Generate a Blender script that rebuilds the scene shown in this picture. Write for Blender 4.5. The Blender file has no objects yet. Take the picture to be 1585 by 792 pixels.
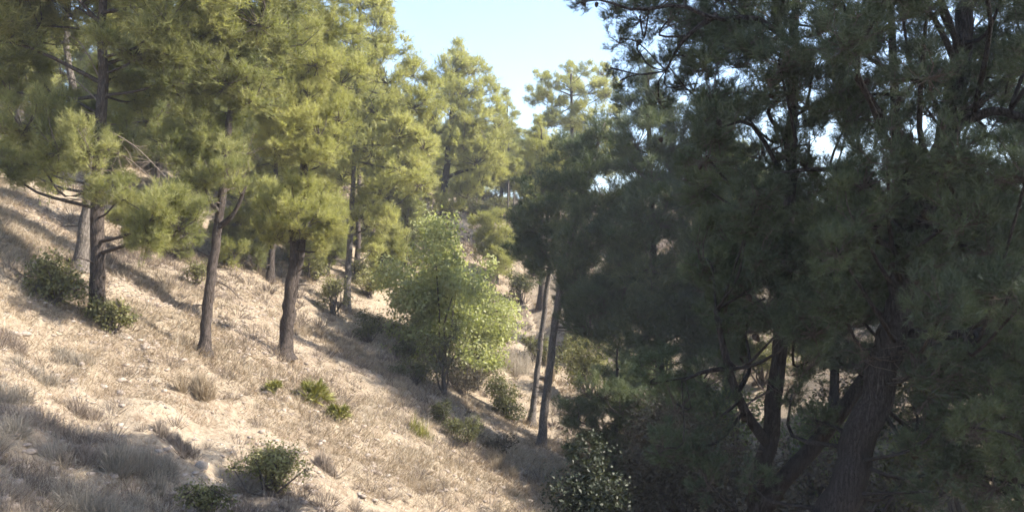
import bpy, math
import numpy as np
from mathutils import Vector

scene = bpy.context.scene
C = scene.collection
R0 = np.random.default_rng(20)

# ------------------------------------------------------------------ camera, sky, sun, exposure
FPX, CX, CY, HORIZON = 1244.0, 792.5, 396.0, 440.0        # focal length and centre in the photograph's pixels
PITCH = math.atan((HORIZON - CY) / FPX)
cam_d = bpy.data.cameras.new('camera')
cam_d.sensor_width = 36.0
cam_d.lens = 36.0 * FPX / 1585.0
cam_d.clip_start, cam_d.clip_end = 0.1, 2000.0
cam = bpy.data.objects.new('camera', cam_d)
C.objects.link(cam)
cam.rotation_euler = (math.pi / 2 + PITCH, 0, 0)
scene.camera = cam

SUN_FROM = np.array([0.80, -0.05, 0.59])
SUN_FROM /= np.linalg.norm(SUN_FROM)
world = bpy.data.worlds.new('World')
scene.world = world
world.use_nodes = True
wn = world.node_tree
sky = wn.nodes.new('ShaderNodeTexSky')
sky.sky_type = 'NISHITA'
sky.sun_disc = False
sky.sun_elevation = math.asin(SUN_FROM[2])
sky.sun_rotation = math.atan2(SUN_FROM[0], SUN_FROM[1])
sky.air_density, sky.dust_density, sky.ozone_density = 1.0, 1.2, 1.0
wn.links.new(sky.outputs[0], wn.nodes['Background'].inputs[0])
wn.nodes['Background'].inputs[1].default_value = 0.138
sun_d = bpy.data.lights.new('sun', 'SUN')
sun_d.energy, sun_d.angle, sun_d.color = 4.6, math.radians(0.55), (1.0, 0.93, 0.82)
sun = bpy.data.objects.new('sun', sun_d)
C.objects.link(sun)
sun.rotation_euler = Vector(SUN_FROM).to_track_quat('Z', 'Y').to_euler()
sun.location = (30, -5, 25)
scene.view_settings.view_transform = 'Standard'
scene.view_settings.look = 'None'
scene.view_settings.exposure = 1.7
scene.view_settings.gamma = 1.0
scene.view_settings.use_curve_mapping = False
scene.cycles.use_denoising = True
scene.cycles.use_adaptive_sampling = True
scene.cycles.adaptive_threshold = 0.03
scene.cycles.filter_width = 1.6
scene.cycles.max_bounces = 6
scene.cycles.diffuse_bounces = 3
scene.cycles.glossy_bounces = 1
scene.cycles.transmission_bounces = 2
scene.cycles.transparent_max_bounces = 4


# ------------------------------------------------------------------ small maths
def P(px, py, d):
    """the place at depth d metres that a pixel of the photograph looks at"""
    a, b = (px - CX) / FPX, -(py - CY) / FPX
    y = math.cos(PITCH) - b * math.sin(PITCH)
    z = math.sin(PITCH) + b * math.cos(PITCH)
    return np.array([a / y * d, d, z / y * d])


def lattice(i, j, s):
    h = (i * 374761393 + j * 668265263 + s * 974634777) & 0x7fffffff
    h = ((h ^ (h >> 13)) * 1274126177) & 0x7fffffff
    return ((h ^ (h >> 16)) & 0xffff) / 65535.0


def vnoise(x, y, s=0):
    x = np.asarray(x, float); y = np.asarray(y, float)
    i = np.floor(x).astype(np.int64); j = np.floor(y).astype(np.int64)
    u = x - i; v = y - j
    u = u * u * (3 - 2 * u); v = v * v * (3 - 2 * v)
    return ((lattice(i, j, s) * (1 - u) + lattice(i + 1, j, s) * u) * (1 - v)
            + (lattice(i, j + 1, s) * (1 - u) + lattice(i + 1, j + 1, s) * u) * v) * 2 - 1


def smooth(a, b, x):
    t = np.clip((x - a) / (b - a), 0, 1)
    return t * t * (3 - 2 * t)


def height(x, y, fine=True):
    x = np.asarray(x, float); y = np.asarray(y, float)
    xg = np.interp(y, [0, 8, 20, 30, 40, 60], [4, 3.5, 2.6, 1.6, 0.6, 0])
    rise = np.interp(y, [0, 22, 26, 30, 35, 40, 45, 50, 60, 75, 120, 400], [0, 0, .25, .9, 2.2, 3.9, 6, 8.1, 11, 13.5, 15, 15])
    rise = rise * (1 - .62 * smooth(4, 22, x))
    bottom = -4 - .5 * xg + rise
    dx = x - xg
    soft = np.sqrt(dx * dx + .8)
    z = bottom + np.where(dx < 0, .5 * soft, .25 * soft) - .22
    cap = np.where(x < 0, 9.4 - 1.4 * smooth(-18, 0, x), 8.0 - 3.2 * smooth(0, 25, x)) + .5 * vnoise(x * .06, y * .06, 3)
    k = 1.7                                                     # round the crest
    z = -k * np.logaddexp(-z / k, -cap / k)
    shelf = -1.62
    t = 1 - smooth(1.6, 4.6, y)
    z = z * (1 - t) + np.minimum(z + 9, shelf) * t
    z = z + .22 * vnoise(x * .35, y * .35, 1) + .10 * vnoise(x * .9, y * .9, 2)
    if fine:
        z = z + .05 * vnoise(x * 2.3, y * 2.3, 4) + .04 * vnoise(x * 5.5, y * 5.5, 5)
        rid = 1 - np.abs(vnoise(x * 1.5 + .4 * y, y * 1.1 - .3 * x, 6)) * 2          # little washed-out ledges
        z = z + .09 * rid * smooth(-.3, .5, vnoise(x * .4, y * .4, 7)) + .018 * vnoise(x * 9, y * 9, 8)
    return z


def ground_point(px, py, dmin=4.0, dmax=90.0):
    """where a pixel's line of sight meets the hillside"""
    d = np.linspace(dmin, dmax, 4000)
    p0 = P(px, py, 1.0)
    below = p0[2] * d < height(p0[0] * d, d, False)
    k = np.argmax(below) if below.any() else len(d) - 1
    dd = d[k]
    q = P(px, py, dd)
    q[2] = float(height(q[0], q[1]))
    return q


def unit(v):
    return v / np.maximum(np.linalg.norm(v, axis=-1, keepdims=True), 1e-9)


def rand_dirs(rng, n):
    return unit(rng.normal(size=(n, 3)))


# ------------------------------------------------------------------ mesh helpers
def make_mesh(name, V, F, mats, tint=None, midx=None, smooth_shade=False):
    V = np.ascontiguousarray(V, np.float32); F = np.ascontiguousarray(F, np.int32)
    me = bpy.data.meshes.new(name)
    n = F.shape[1]
    me.vertices.add(len(V)); me.vertices.foreach_set('co', V.ravel())
    me.loops.add(F.size); me.loops.foreach_set('vertex_index', F.ravel())
    me.polygons.add(len(F))
    me.polygons.foreach_set('loop_start', np.arange(0, F.size, n, dtype=np.int32))
    for m in mats:
        me.materials.append(m)
    if midx is not None:
        me.polygons.foreach_set('material_index', np.ascontiguousarray(midx, np.int32))
    if smooth_shade:
        me.polygons.foreach_set('use_smooth', np.ones(len(F), bool))
    if tint is not None:
        a = me.attributes.new('tint', 'FLOAT', 'POINT')
        a.data.foreach_set('value', np.ascontiguousarray(tint, np.float32))
    me.update(calc_edges=True)
    return me


def link(name, me, parent=None, **props):
    o = bpy.data.objects.new(name, me)
    C.objects.link(o)
    if parent is not None:
        o.parent = parent
    for k, v in props.items():
        o[k] = v
    return o


def thing(name, label, cat, loc, group=None):
    o = bpy.data.objects.new(name, None)
    o.empty_display_size = .3
    C.objects.link(o)
    o.location = [float(c) for c in loc]
    o['label'] = label; o['category'] = cat
    if group:
        o['group'] = group
    return o


class Geo:
    """collects triangles with a tint per point and a material index"""
    def __init__(s):
        s.v, s.f, s.t, s.m, s.n = [], [], [], [], 0

    def add(s, V, F, tint=.5, m=0):
        V = np.asarray(V); F = np.asarray(F)
        s.v.append(V); s.f.append(F + s.n)
        s.t.append(np.broadcast_to(np.asarray(tint, float), (len(V),)))
        s.m.append(np.full(len(F), m)); s.n += len(V)

    def mesh(s, name, mats, origin=(0, 0, 0), smooth_shade=False):
        V = np.concatenate(s.v) - np.asarray(origin)
        return make_mesh(name, V, np.concatenate(s.f), mats, np.concatenate(s.t), np.concatenate(s.m), smooth_shade)


def tube(path, radii, sides=8, rough=0.0, rng=None, cap=True):
    """a limb: rings of points along a path"""
    path = np.asarray(path, float); n = len(path)
    radii = np.broadcast_to(np.asarray(radii, float), (n,))
    t = unit(np.gradient(path, axis=0))
    ref = np.array([1., 0, 0]) if abs(t[:, 0]).mean() < .8 else np.array([0, 1., 0])
    a = unit(np.cross(t, ref)); b = np.cross(t, a)
    ang = np.linspace(0, 2 * math.pi, sides, endpoint=False)
    r = np.repeat(radii[:, None], sides, 1)
    if rough:
        r = r * (1 + rough * rng.normal(size=r.shape))
    V = path[:, None] + r[..., None] * (a[:, None] * np.cos(ang)[None, :, None] + b[:, None] * np.sin(ang)[None, :, None])
    V = V.reshape(-1, 3)
    i = np.arange(n - 1)[:, None] * sides; j = np.arange(sides)[None]
    k = (j + 1) % sides
    A, B, D, E = i + j, i + k, i + sides + k, i + sides + j
    F = np.concatenate([np.stack([A, B, D], -1).reshape(-1, 3), np.stack([A, D, E], -1).reshape(-1, 3)])
    if cap:
        V = np.concatenate([V, path[-1:] + t[-1:] * radii[-1]])
        base = (n - 1) * sides
        F = np.concatenate([F, np.stack([base + j[0], base + k[0], np.full(sides, len(V) - 1)], -1)])
    return V, F


def curve(pts, n):
    """smooth path through points (Catmull-Rom)"""
    p = np.asarray(pts, float)
    if len(p) == 2:
        return p[0] + (p[1] - p[0]) * np.linspace(0, 1, n)[:, None]
    q = np.concatenate([2 * p[:1] - p[1:2], p, 2 * p[-1:] - p[-2:-1]])
    s = np.linspace(0, len(p) - 1 - 1e-6, n)
    i = s.astype(int); u = (s - i)[:, None]
    a, b, c, d = q[i], q[i + 1], q[i + 2], q[i + 3]
    return .5 * (2 * b + (c - a) * u + (2 * a - 5 * b + 4 * c - d) * u ** 2 + (3 * b - a - 3 * c + d) * u ** 3)


def needles(rng, pos, axis, size, tint, n, width):
    """a plume of n needles along every shoot"""
    N = len(pos)
    u = rng.random((N, n))
    ref = rand_dirs(rng, N * n).reshape(N, n, 3)
    ax = axis[:, None]
    perp = unit(ref - (ref * ax).sum(-1, keepdims=True) * ax)
    spread = rng.uniform(.35, 1.15, (N, n))[..., None]
    d = unit(ax * np.cos(spread) + perp * np.sin(spread))
    L = (size[:, None] * rng.uniform(.42, .72, (N, n)))[..., None]
    base = pos[:, None] + ax * (size[:, None] * (u * .75 - .2))[..., None]
    side = unit(np.cross(d, rand_dirs(rng, N * n).reshape(N, n, 3)))
    w = (size[:, None, None] * width)
    V = np.stack([base + side * w, base - side * w, base + d * L], 2).reshape(-1, 3)
    F = np.arange(len(V)).reshape(-1, 3)
    T = np.repeat(tint, n * 3)
    return V, F, T


def blades(rng, pos, d, L, W, tint):
    """pointed blades with a bend, two triangles in a row each"""
    N = len(pos)
    side = unit(np.cross(d, rand_dirs(rng, N)))
    w = W[:, None]; l = L[:, None]
    mid = pos + d * l * .55
    tip = pos + d * l + np.array([0, 0, -1]) * l * rng.uniform(0, .22, (N, 1))
    V = np.stack([pos + side * w * .6, pos - side * w * .6, mid + side * w * .5, mid - side * w * .5, tip], 1).reshape(-1, 3)
    i = np.arange(N)[:, None] * 5
    F = np.concatenate([i + [0, 1, 3], i + [0, 3, 2], i + [2, 3, 4]])
    return V, F, np.repeat(tint, 5)


def leaves(rng, pos, normal, L, W, tint):
    """folded diamond leaves"""
    N = len(pos)
    ax = unit(np.cross(normal, rand_dirs(rng, N)))
    sd = np.cross(normal, ax)
    l = L[:, None]; w = W[:, None]
    V = np.stack([pos - ax * l * .5, pos + sd * w * .5 + normal * w * .15, pos + ax * l * .5, pos - sd * w * .5 + normal * w * .15], 1).reshape(-1, 3)
    i = np.arange(N)[:, None] * 4
    F = np.concatenate([i + [0, 1, 2], i + [0, 2, 3]])
    return V, F, np.repeat(tint, 4)


# ------------------------------------------------------------------ materials
def node(nt, t, **kw):
    n = nt.nodes.new(t)
    for k, v in kw.items():
        setattr(n, k, v)
    return n


def ramp(nt, fac, stops):
    r = node(nt, 'ShaderNodeValToRGB')
    e = r.color_ramp.elements
    while len(e) < len(stops):
        e.new(.5)
    for k, (p, c) in enumerate(stops):
        e[k].position = p; e[k].color = (*c, 1)
    nt.links.new(fac, r.inputs[0])
    return r.outputs[0]


def noise(nt, coord, scale, detail=4, rough=.55, dist=0):
    n = node(nt, 'ShaderNodeTexNoise')
    n.inputs['Scale'].default_value = scale; n.inputs['Detail'].default_value = detail
    n.inputs['Roughness'].default_value = rough; n.inputs['Distortion'].default_value = dist
    nt.links.new(coord, n.inputs['Vector'])
    return n.outputs['Fac']


def mixc(nt, fac, a, b, mode='MIX'):
    m = node(nt, 'ShaderNodeMix', data_type='RGBA', blend_type=mode)
    if isinstance(fac, float):
        m.inputs[0].default_value = fac
    else:
        nt.links.new(fac, m.inputs[0])
    for k, c in ((6, a), (7, b)):
        if isinstance(c, tuple):
            m.inputs[k].default_value = (*c, 1)
        else:
            nt.links.new(c, m.inputs[k])
    return m.outputs[2]


def new_mat(name):
    m = bpy.data.materials.new(name)
    m.use_nodes = True
    nt = m.node_tree
    return m, nt, nt.nodes['Principled BSDF'], nt.nodes['Material Output']


def leaf_mat(name, stops, through=.35, rough=.55, warm=(1.25, 1.15, .6), spec=.3):
    """foliage: colour by the tint of each clump and a little noise, some light passing through"""
    m, nt, b, out = new_mat(name)
    at = node(nt, 'ShaderNodeAttribute', attribute_name='tint')
    geo = node(nt, 'ShaderNodeNewGeometry')
    jit = node(nt, 'ShaderNodeMath', operation='MULTIPLY_ADD')
    nt.links.new(geo.outputs['Random Per Island'], jit.inputs[0])
    jit.inputs[1].default_value = .30
    nt.links.new(at.outputs['Fac'], jit.inputs[2])
    off = node(nt, 'ShaderNodeMath', operation='SUBTRACT')
    nt.links.new(jit.outputs[0], off.inputs[0]); off.inputs[1].default_value = .15
    oi = node(nt, 'ShaderNodeObjectInfo')                       # the colour of a single bough shifts it a little
    sep = node(nt, 'ShaderNodeSeparateColor')
    nt.links.new(oi.outputs['Color'], sep.inputs[0])
    shift = node(nt, 'ShaderNodeMath', operation='ADD')
    nt.links.new(off.outputs[0], shift.inputs[0]); nt.links.new(sep.outputs[0], shift.inputs[1])
    less = node(nt, 'ShaderNodeMath', operation='SUBTRACT')
    nt.links.new(shift.outputs[0], less.inputs[0]); less.inputs[1].default_value = 1.0
    col = ramp(nt, less.outputs[0], stops)
    nt.links.new(col, b.inputs['Base Color'])
    b.inputs['Roughness'].default_value = rough
    b.inputs['Specular IOR Level'].default_value = spec
    tr = node(nt, 'ShaderNodeBsdfTranslucent')
    nt.links.new(mixc(nt, 1.0, col, warm, 'MULTIPLY'), tr.inputs['Color'])
    mx = node(nt, 'ShaderNodeMixShader')
    mx.inputs[0].default_value = through
    nt.links.new(b.outputs[0], mx.inputs[1]); nt.links.new(tr.outputs[0], mx.inputs[2])
    nt.links.new(mx.outputs[0], out.inputs['Surface'])
    return m


def bark_mat(name, dark, mid, light, scale=1.0):
    m, nt, b, out = new_mat(name)
    tc = node(nt, 'ShaderNodeTexCoord')
    mp = node(nt, 'ShaderNodeMapping')
    mp.inputs['Scale'].default_value = (20 * scale, 20 * scale, 3.6 * scale)
    nt.links.new(tc.outputs['Object'], mp.inputs['Vector'])
    v = node(nt, 'ShaderNodeTexVoronoi', feature='DISTANCE_TO_EDGE')
    v.inputs['Scale'].default_value = 1.6
    wob = noise(nt, mp.outputs[0], 1.3, 3)
    add = node(nt, 'ShaderNodeVectorMath', operation='ADD')
    nt.links.new(mp.outputs[0], add.inputs[0])
    sc = node(nt, 'ShaderNodeVectorMath', operation='SCALE'); sc.inputs['Scale'].default_value = 2.4
    nt.links.new(wob, sc.inputs[0]); nt.links.new(sc.outputs[0], add.inputs[1])
    nt.links.new(add.outputs[0], v.inputs['Vector'])
    grain = noise(nt, mp.outputs[0], 3.0, 5, .65)
    big = noise(nt, tc.outputs['Object'], 1.7, 3)
    col = ramp(nt, grain, [(.36, dark), (.5, mid), (.66, light)])
    col = mixc(nt, ramp(nt, big, [(.3, (0, 0, 0)), (.7, (.6, .6, .6))]), col, mid)
    crack = ramp(nt, v.outputs['Distance'], [(0, (.25, .25, .25)), (.10, (1, 1, 1))])
    col = mixc(nt, crack, tuple(c * .75 for c in dark), col)
    nt.links.new(col, b.inputs['Base Color'])
    b.inputs['Roughness'].default_value = .9
    b.inputs['Specular IOR Level'].default_value = .15
    h = mixc(nt, .35, crack, grain)
    bp = node(nt, 'ShaderNodeBump')
    bp.inputs['Strength'].default_value = .9; bp.inputs['Distance'].default_value = .03
    nt.links.new(h, bp.inputs['Height']); nt.links.new(bp.outputs[0], b.inputs['Normal'])
    return m


M = {}
W_ = (1.05, 1.12, .65)
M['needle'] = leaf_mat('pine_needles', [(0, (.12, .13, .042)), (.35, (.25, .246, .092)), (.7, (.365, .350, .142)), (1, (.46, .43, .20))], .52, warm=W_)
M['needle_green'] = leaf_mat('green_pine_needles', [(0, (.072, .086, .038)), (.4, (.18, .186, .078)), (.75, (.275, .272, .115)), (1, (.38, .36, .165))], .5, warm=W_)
M['needle_shaded'] = leaf_mat('shaded_pine_needles', [(0, (.040, .052, .036)), (.4, (.068, .086, .052)), (.75, (.100, .122, .064)), (1, (.145, .158, .080))], .30, warm=W_)  # darker copy of the needles for shaded pines, shade put into the colour
M['dead'] = leaf_mat('dead_twigs', [(0, (.12, .095, .08)), (.5, (.225, .18, .145)), (1, (.33, .275, .22))], .25, .8, (1, 1, 1), .1)
M['grey_twig'] = leaf_mat('grey_dry_twigs', [(0, (.21, .18, .145)), (.5, (.32, .28, .225)), (1, (.43, .38, .31))], .35, .8, (1, 1, 1), .1)
M['straw'] = leaf_mat('dry_straw', [(0, (.15, .104, .068)), (.35, (.26, .198, .132)), (.7, (.38, .312, .225)), (1, (.50, .44, .35))], .3, .7, (1.05, 1, .85), .2)
M['broad'] = leaf_mat('pale_green_leaves', [(0, (.075, .095, .040)), (.4, (.155, .18, .075)), (.75, (.26, .28, .115)), (1, (.40, .405, .20))], .5, .45, (1.1, 1.15, .6), .45)
M['shrub'] = leaf_mat('olive_shrub_leaves', [(0, (.060, .066, .032)), (.4, (.115, .115, .052)), (.75, (.185, .178, .075)), (1, (.28, .26, .115))], .42, .55, W_)
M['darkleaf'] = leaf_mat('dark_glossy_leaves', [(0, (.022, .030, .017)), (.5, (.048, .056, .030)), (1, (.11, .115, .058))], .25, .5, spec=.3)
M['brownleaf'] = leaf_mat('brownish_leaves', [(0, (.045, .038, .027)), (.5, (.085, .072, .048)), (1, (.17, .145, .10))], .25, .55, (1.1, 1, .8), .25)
M['palm'] = leaf_mat('fan_palm_blades', [(0, (.10, .105, .03)), (.5, (.19, .19, .055)), (1, (.31, .29, .10))], .3, .45)
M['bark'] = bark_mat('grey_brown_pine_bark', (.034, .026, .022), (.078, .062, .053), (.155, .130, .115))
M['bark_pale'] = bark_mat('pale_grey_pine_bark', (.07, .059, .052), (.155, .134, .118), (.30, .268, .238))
M['bark_shaded'] = bark_mat('shaded_pine_bark', (.018, .015, .014), (.036, .030, .028), (.070, .060, .055))  # darker copy of the bark, with the shade on these pines in its colour
M['twig'] = bark_mat('twig_bark', (.07, .055, .045), (.13, .105, .09), (.20, .17, .15), 2.0)
M['cone'] = bark_mat('pine_cone_scales', (.022, .014, .010), (.05, .035, .026), (.10, .075, .055), 3.0)


def ground_material():
    m, nt, b, out = new_mat('dry_hillside_soil')
    tc = node(nt, 'ShaderNodeTexCoord')
    o = tc.outputs['Object']
    n1 = noise(nt, o, .75, 6, .68)
    n2 = noise(nt, o, 2.6, 6, .65)
    n3 = noise(nt, o, 14, 5, .7)
    soil = ramp(nt, n2, [(.25, (.105, .076, .052)), (.45, (.20, .153, .107)), (.62, (.28, .225, .163)), (.8, (.36, .305, .232))])
    warm = ramp(nt, n1, [(.38, (.13, .090, .060)), (.6, (.285, .228, .163))])
    col = mixc(nt, .5, soil, warm)
    n4 = noise(nt, o, 1.6, 6, .7, 1.2)
    col = mixc(nt, ramp(nt, n4, [(.50, (0, 0, 0)), (.68, (.8, .8, .8))]), col, (.165, .112, .080))
    col = mixc(nt, ramp(nt, n4, [(.30, (.7, .7, .7)), (.44, (0, 0, 0))]), col, (.36, .305, .235))
    col = mixc(nt, ramp(nt, n3, [(.40, (0, 0, 0)), (.64, (.75, .75, .75))]), col, (.34, .285, .213))
    col = mixc(nt, ramp(nt, n3, [(.26, (.8, .8, .8)), (.40, (0, 0, 0))]), col, (.095, .066, .048))
    v = node(nt, 'ShaderNodeTexVoronoi'); v.inputs['Scale'].default_value = 13
    nt.links.new(o, v.inputs['Vector'])
    chip = ramp(nt, v.outputs['Distance'], [(.18, (1, 1, 1)), (.36, (0, 0, 0))])
    sel = ramp(nt, n2, [(.48, (0, 0, 0)), (.6, (1, 1, 1))])
    f = mixc(nt, 1.0, chip, sel, 'MULTIPLY')
    col = mixc(nt, f, col, mixc(nt, v.outputs['Color'], (.26, .22, .185), (.48, .43, .37)))
    nt.links.new(col, b.inputs['Base Color'])
    b.inputs['Roughness'].default_value = .95
    b.inputs['Specular IOR Level'].default_value = .1
    hh = node(nt, 'ShaderNodeMath', operation='MULTIPLY_ADD')
    nt.links.new(n3, hh.inputs[0]); hh.inputs[1].default_value = 1.0
    nt.links.new(f, hh.inputs[2])
    bp = node(nt, 'ShaderNodeBump'); bp.inputs['Strength'].default_value = 1.0; bp.inputs['Distance'].default_value = .035
    nt.links.new(hh.outputs[0], bp.inputs['Height']); nt.links.new(bp.outputs[0], b.inputs['Normal'])
    return m


def stone_material():
    m, nt, b, out = new_mat('weathered_limestone')
    tc = node(nt, 'ShaderNodeTexCoord')
    oi = node(nt, 'ShaderNodeObjectInfo')
    n = noise(nt, tc.outputs['Object'], 9, 5, .65)
    col = ramp(nt, n, [(.3, (.20, .17, .145)), (.55, (.34, .295, .25)), (.8, (.48, .435, .38))])
    col = mixc(nt, oi.outputs['Random'], col, mixc(nt, .5, col, (.22, .155, .115)))
    nt.links.new(col, b.inputs['Base Color'])
    b.inputs['Roughness'].default_value = .9
    bp = node(nt, 'ShaderNodeBump'); bp.inputs['Strength'].default_value = .6; bp.inputs['Distance'].default_value = .02
    nt.links.new(n, bp.inputs['Height']); nt.links.new(bp.outputs[0], b.inputs['Normal'])
    return m


M['ground'] = ground_material()
M['stone'] = stone_material()


# ------------------------------------------------------------------ the hillside
def axis_steps(knots):
    out = []
    for a, b, s in knots:
        out.append(np.arange(a, b, s))
    return np.concatenate(out + [[knots[-1][1]]])


gx = axis_steps([(-420, -60, 20), (-60, -26, 1.2), (-26, -14, .35), (-14, 3, .09), (3, 16, .35), (16, 50, 1.2), (50, 420, 20)])
gy = axis_steps([(-200, -8, 12), (-8, 5, .6), (5, 21, .09), (21, 34, .25), (34, 60, .5), (60, 120, 2.5), (120, 620, 25)])
X, Y = np.meshgrid(gx, gy)
Z = height(X, Y)
nx, ny = len(gx), len(gy)
i, j = np.meshgrid(np.arange(nx - 1), np.arange(ny - 1))
a = (j * nx + i).ravel()
link('hillside_ground', make_mesh('hillside_ground', np.stack([X.ravel(), Y.ravel(), Z.ravel()], 1),
     np.stack([a, a + 1, a + nx + 1, a + nx], 1), [M['ground']], smooth_shade=True), kind='structure')


# ------------------------------------------------------------------ pines
def add_twigs(g, rng, starts, ends, r, tint=.5, m=1, sides=3, sag=.08):
    """thin bent twigs, all at once: three rings of points each"""
    S = np.asarray(starts, float); E = np.asarray(ends, float)
    n = len(S)
    dv = E - S
    L = np.linalg.norm(dv, axis=1, keepdims=True)
    Mid = (S + E) / 2 + rng.normal(size=(n, 3)) * L * sag
    t = unit(dv)
    u = unit(np.cross(t, rand_dirs(rng, n))); w = np.cross(t, u)
    an = np.arange(sides) * 2 * math.pi / sides
    ring = u[:, None] * np.cos(an)[None, :, None] + w[:, None] * np.sin(an)[None, :, None]
    V = np.stack([S[:, None] + ring * r, Mid[:, None] + ring * r * .75, E[:, None] + ring * r * .35], 1).reshape(-1, 3)
    q = []
    for k in (0, 1):
        for a in range(sides):
            b = (a + 1) % sides
            q += [(k * sides + a, k * sides + b, k * sides + sides + b), (k * sides + a, k * sides + sides + b, k * sides + sides + a)]
    F = (np.arange(n) * 3 * sides)[:, None, None] + np.array(q)[None]
    g.add(V, F.reshape(-1, 3), tint, m)


def bough_mesh(seed, Rad, tufts, size, n, width, subs=15, up=.75):
    """one bough: twigs fan out from its foot and end in upright plumes of fine needles"""
    rng = np.random.default_rng(seed)
    g = Geo()
    cd = rand_dirs(rng, subs)
    cc = cd * (Rad * rng.uniform(.35, .95, (subs, 1))) * np.array([1, 1, .9])
    cr = Rad * rng.uniform(.18, .36, subs)
    own = rng.choice(subs, tufts, p=cr ** 2 / (cr ** 2).sum())
    d = rand_dirs(rng, tufts)
    d[:, 2] = np.where((d[:, 2] < -.2) & (rng.random(tufts) < .6), -d[:, 2], d[:, 2])
    pos = cc[own] + d * (cr[own] * rng.uniform(.15, 1.1, tufts) ** .75)[:, None]
    stray = rng.random(tufts) < .07                             # shoots that stick out
    pos[stray] += unit(pos[stray]) * Rad * rng.uniform(.08, .3, (int(stray.sum()), 1))
    ax = unit(d * .5 + unit(pos) * .55 + np.array([0, 0, up]) + rng.normal(size=d.shape) * .28)
    tt = np.clip(.5 + rng.normal(size=subs)[own] * .10 + rng.normal(size=tufts) * .07, 0, 1)
    V, F, T = needles(rng, pos, ax, size * rng.uniform(.6, 1.3, tufts), tt, n, width)
    g.add(V, F, T, 0)
    foot = np.array([0, 0, -.25 * Rad])
    add_twigs(g, rng, np.repeat(foot[None], subs, 0), cc, .016 * Rad + .003)
    k = rng.choice(tufts, int(tufts * (.5 if Rad < .5 else .25)), replace=False)
    add_twigs(g, rng, cc[own[k]], pos[k], .0035)
    nd = max(6, subs)                                           # bare dead twigs below
    e = rand_dirs(rng, nd) * Rad * rng.uniform(.5, 1.0, (nd, 1)); e[:, 2] = -np.abs(e[:, 2]) * .6
    add_twigs(g, rng, np.repeat(foot[None], nd, 0), e, .0045, sag=.2)
    return g.mesh('bough', [M['needle'], M['twig']])


BOUGHS = {'near': [bough_mesh(100 + k, .36, 250, .135, 24, .018) for k in range(5)],
          'lacy': [bough_mesh(120 + k, .36, 120, .135, 26, .018, 11) for k in range(4)],
          'mid': [bough_mesh(140 + k, .62, 440, .19, 22, .021) for k in range(6)],
          'far': [bough_mesh(160 + k, .90, 460, .27, 14, .032) for k in range(6)]}
PROTO_R = {'near': .36, 'lacy': .36, 'mid': .62, 'far': .90}
BASES = []
FULL = 1.12


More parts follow.
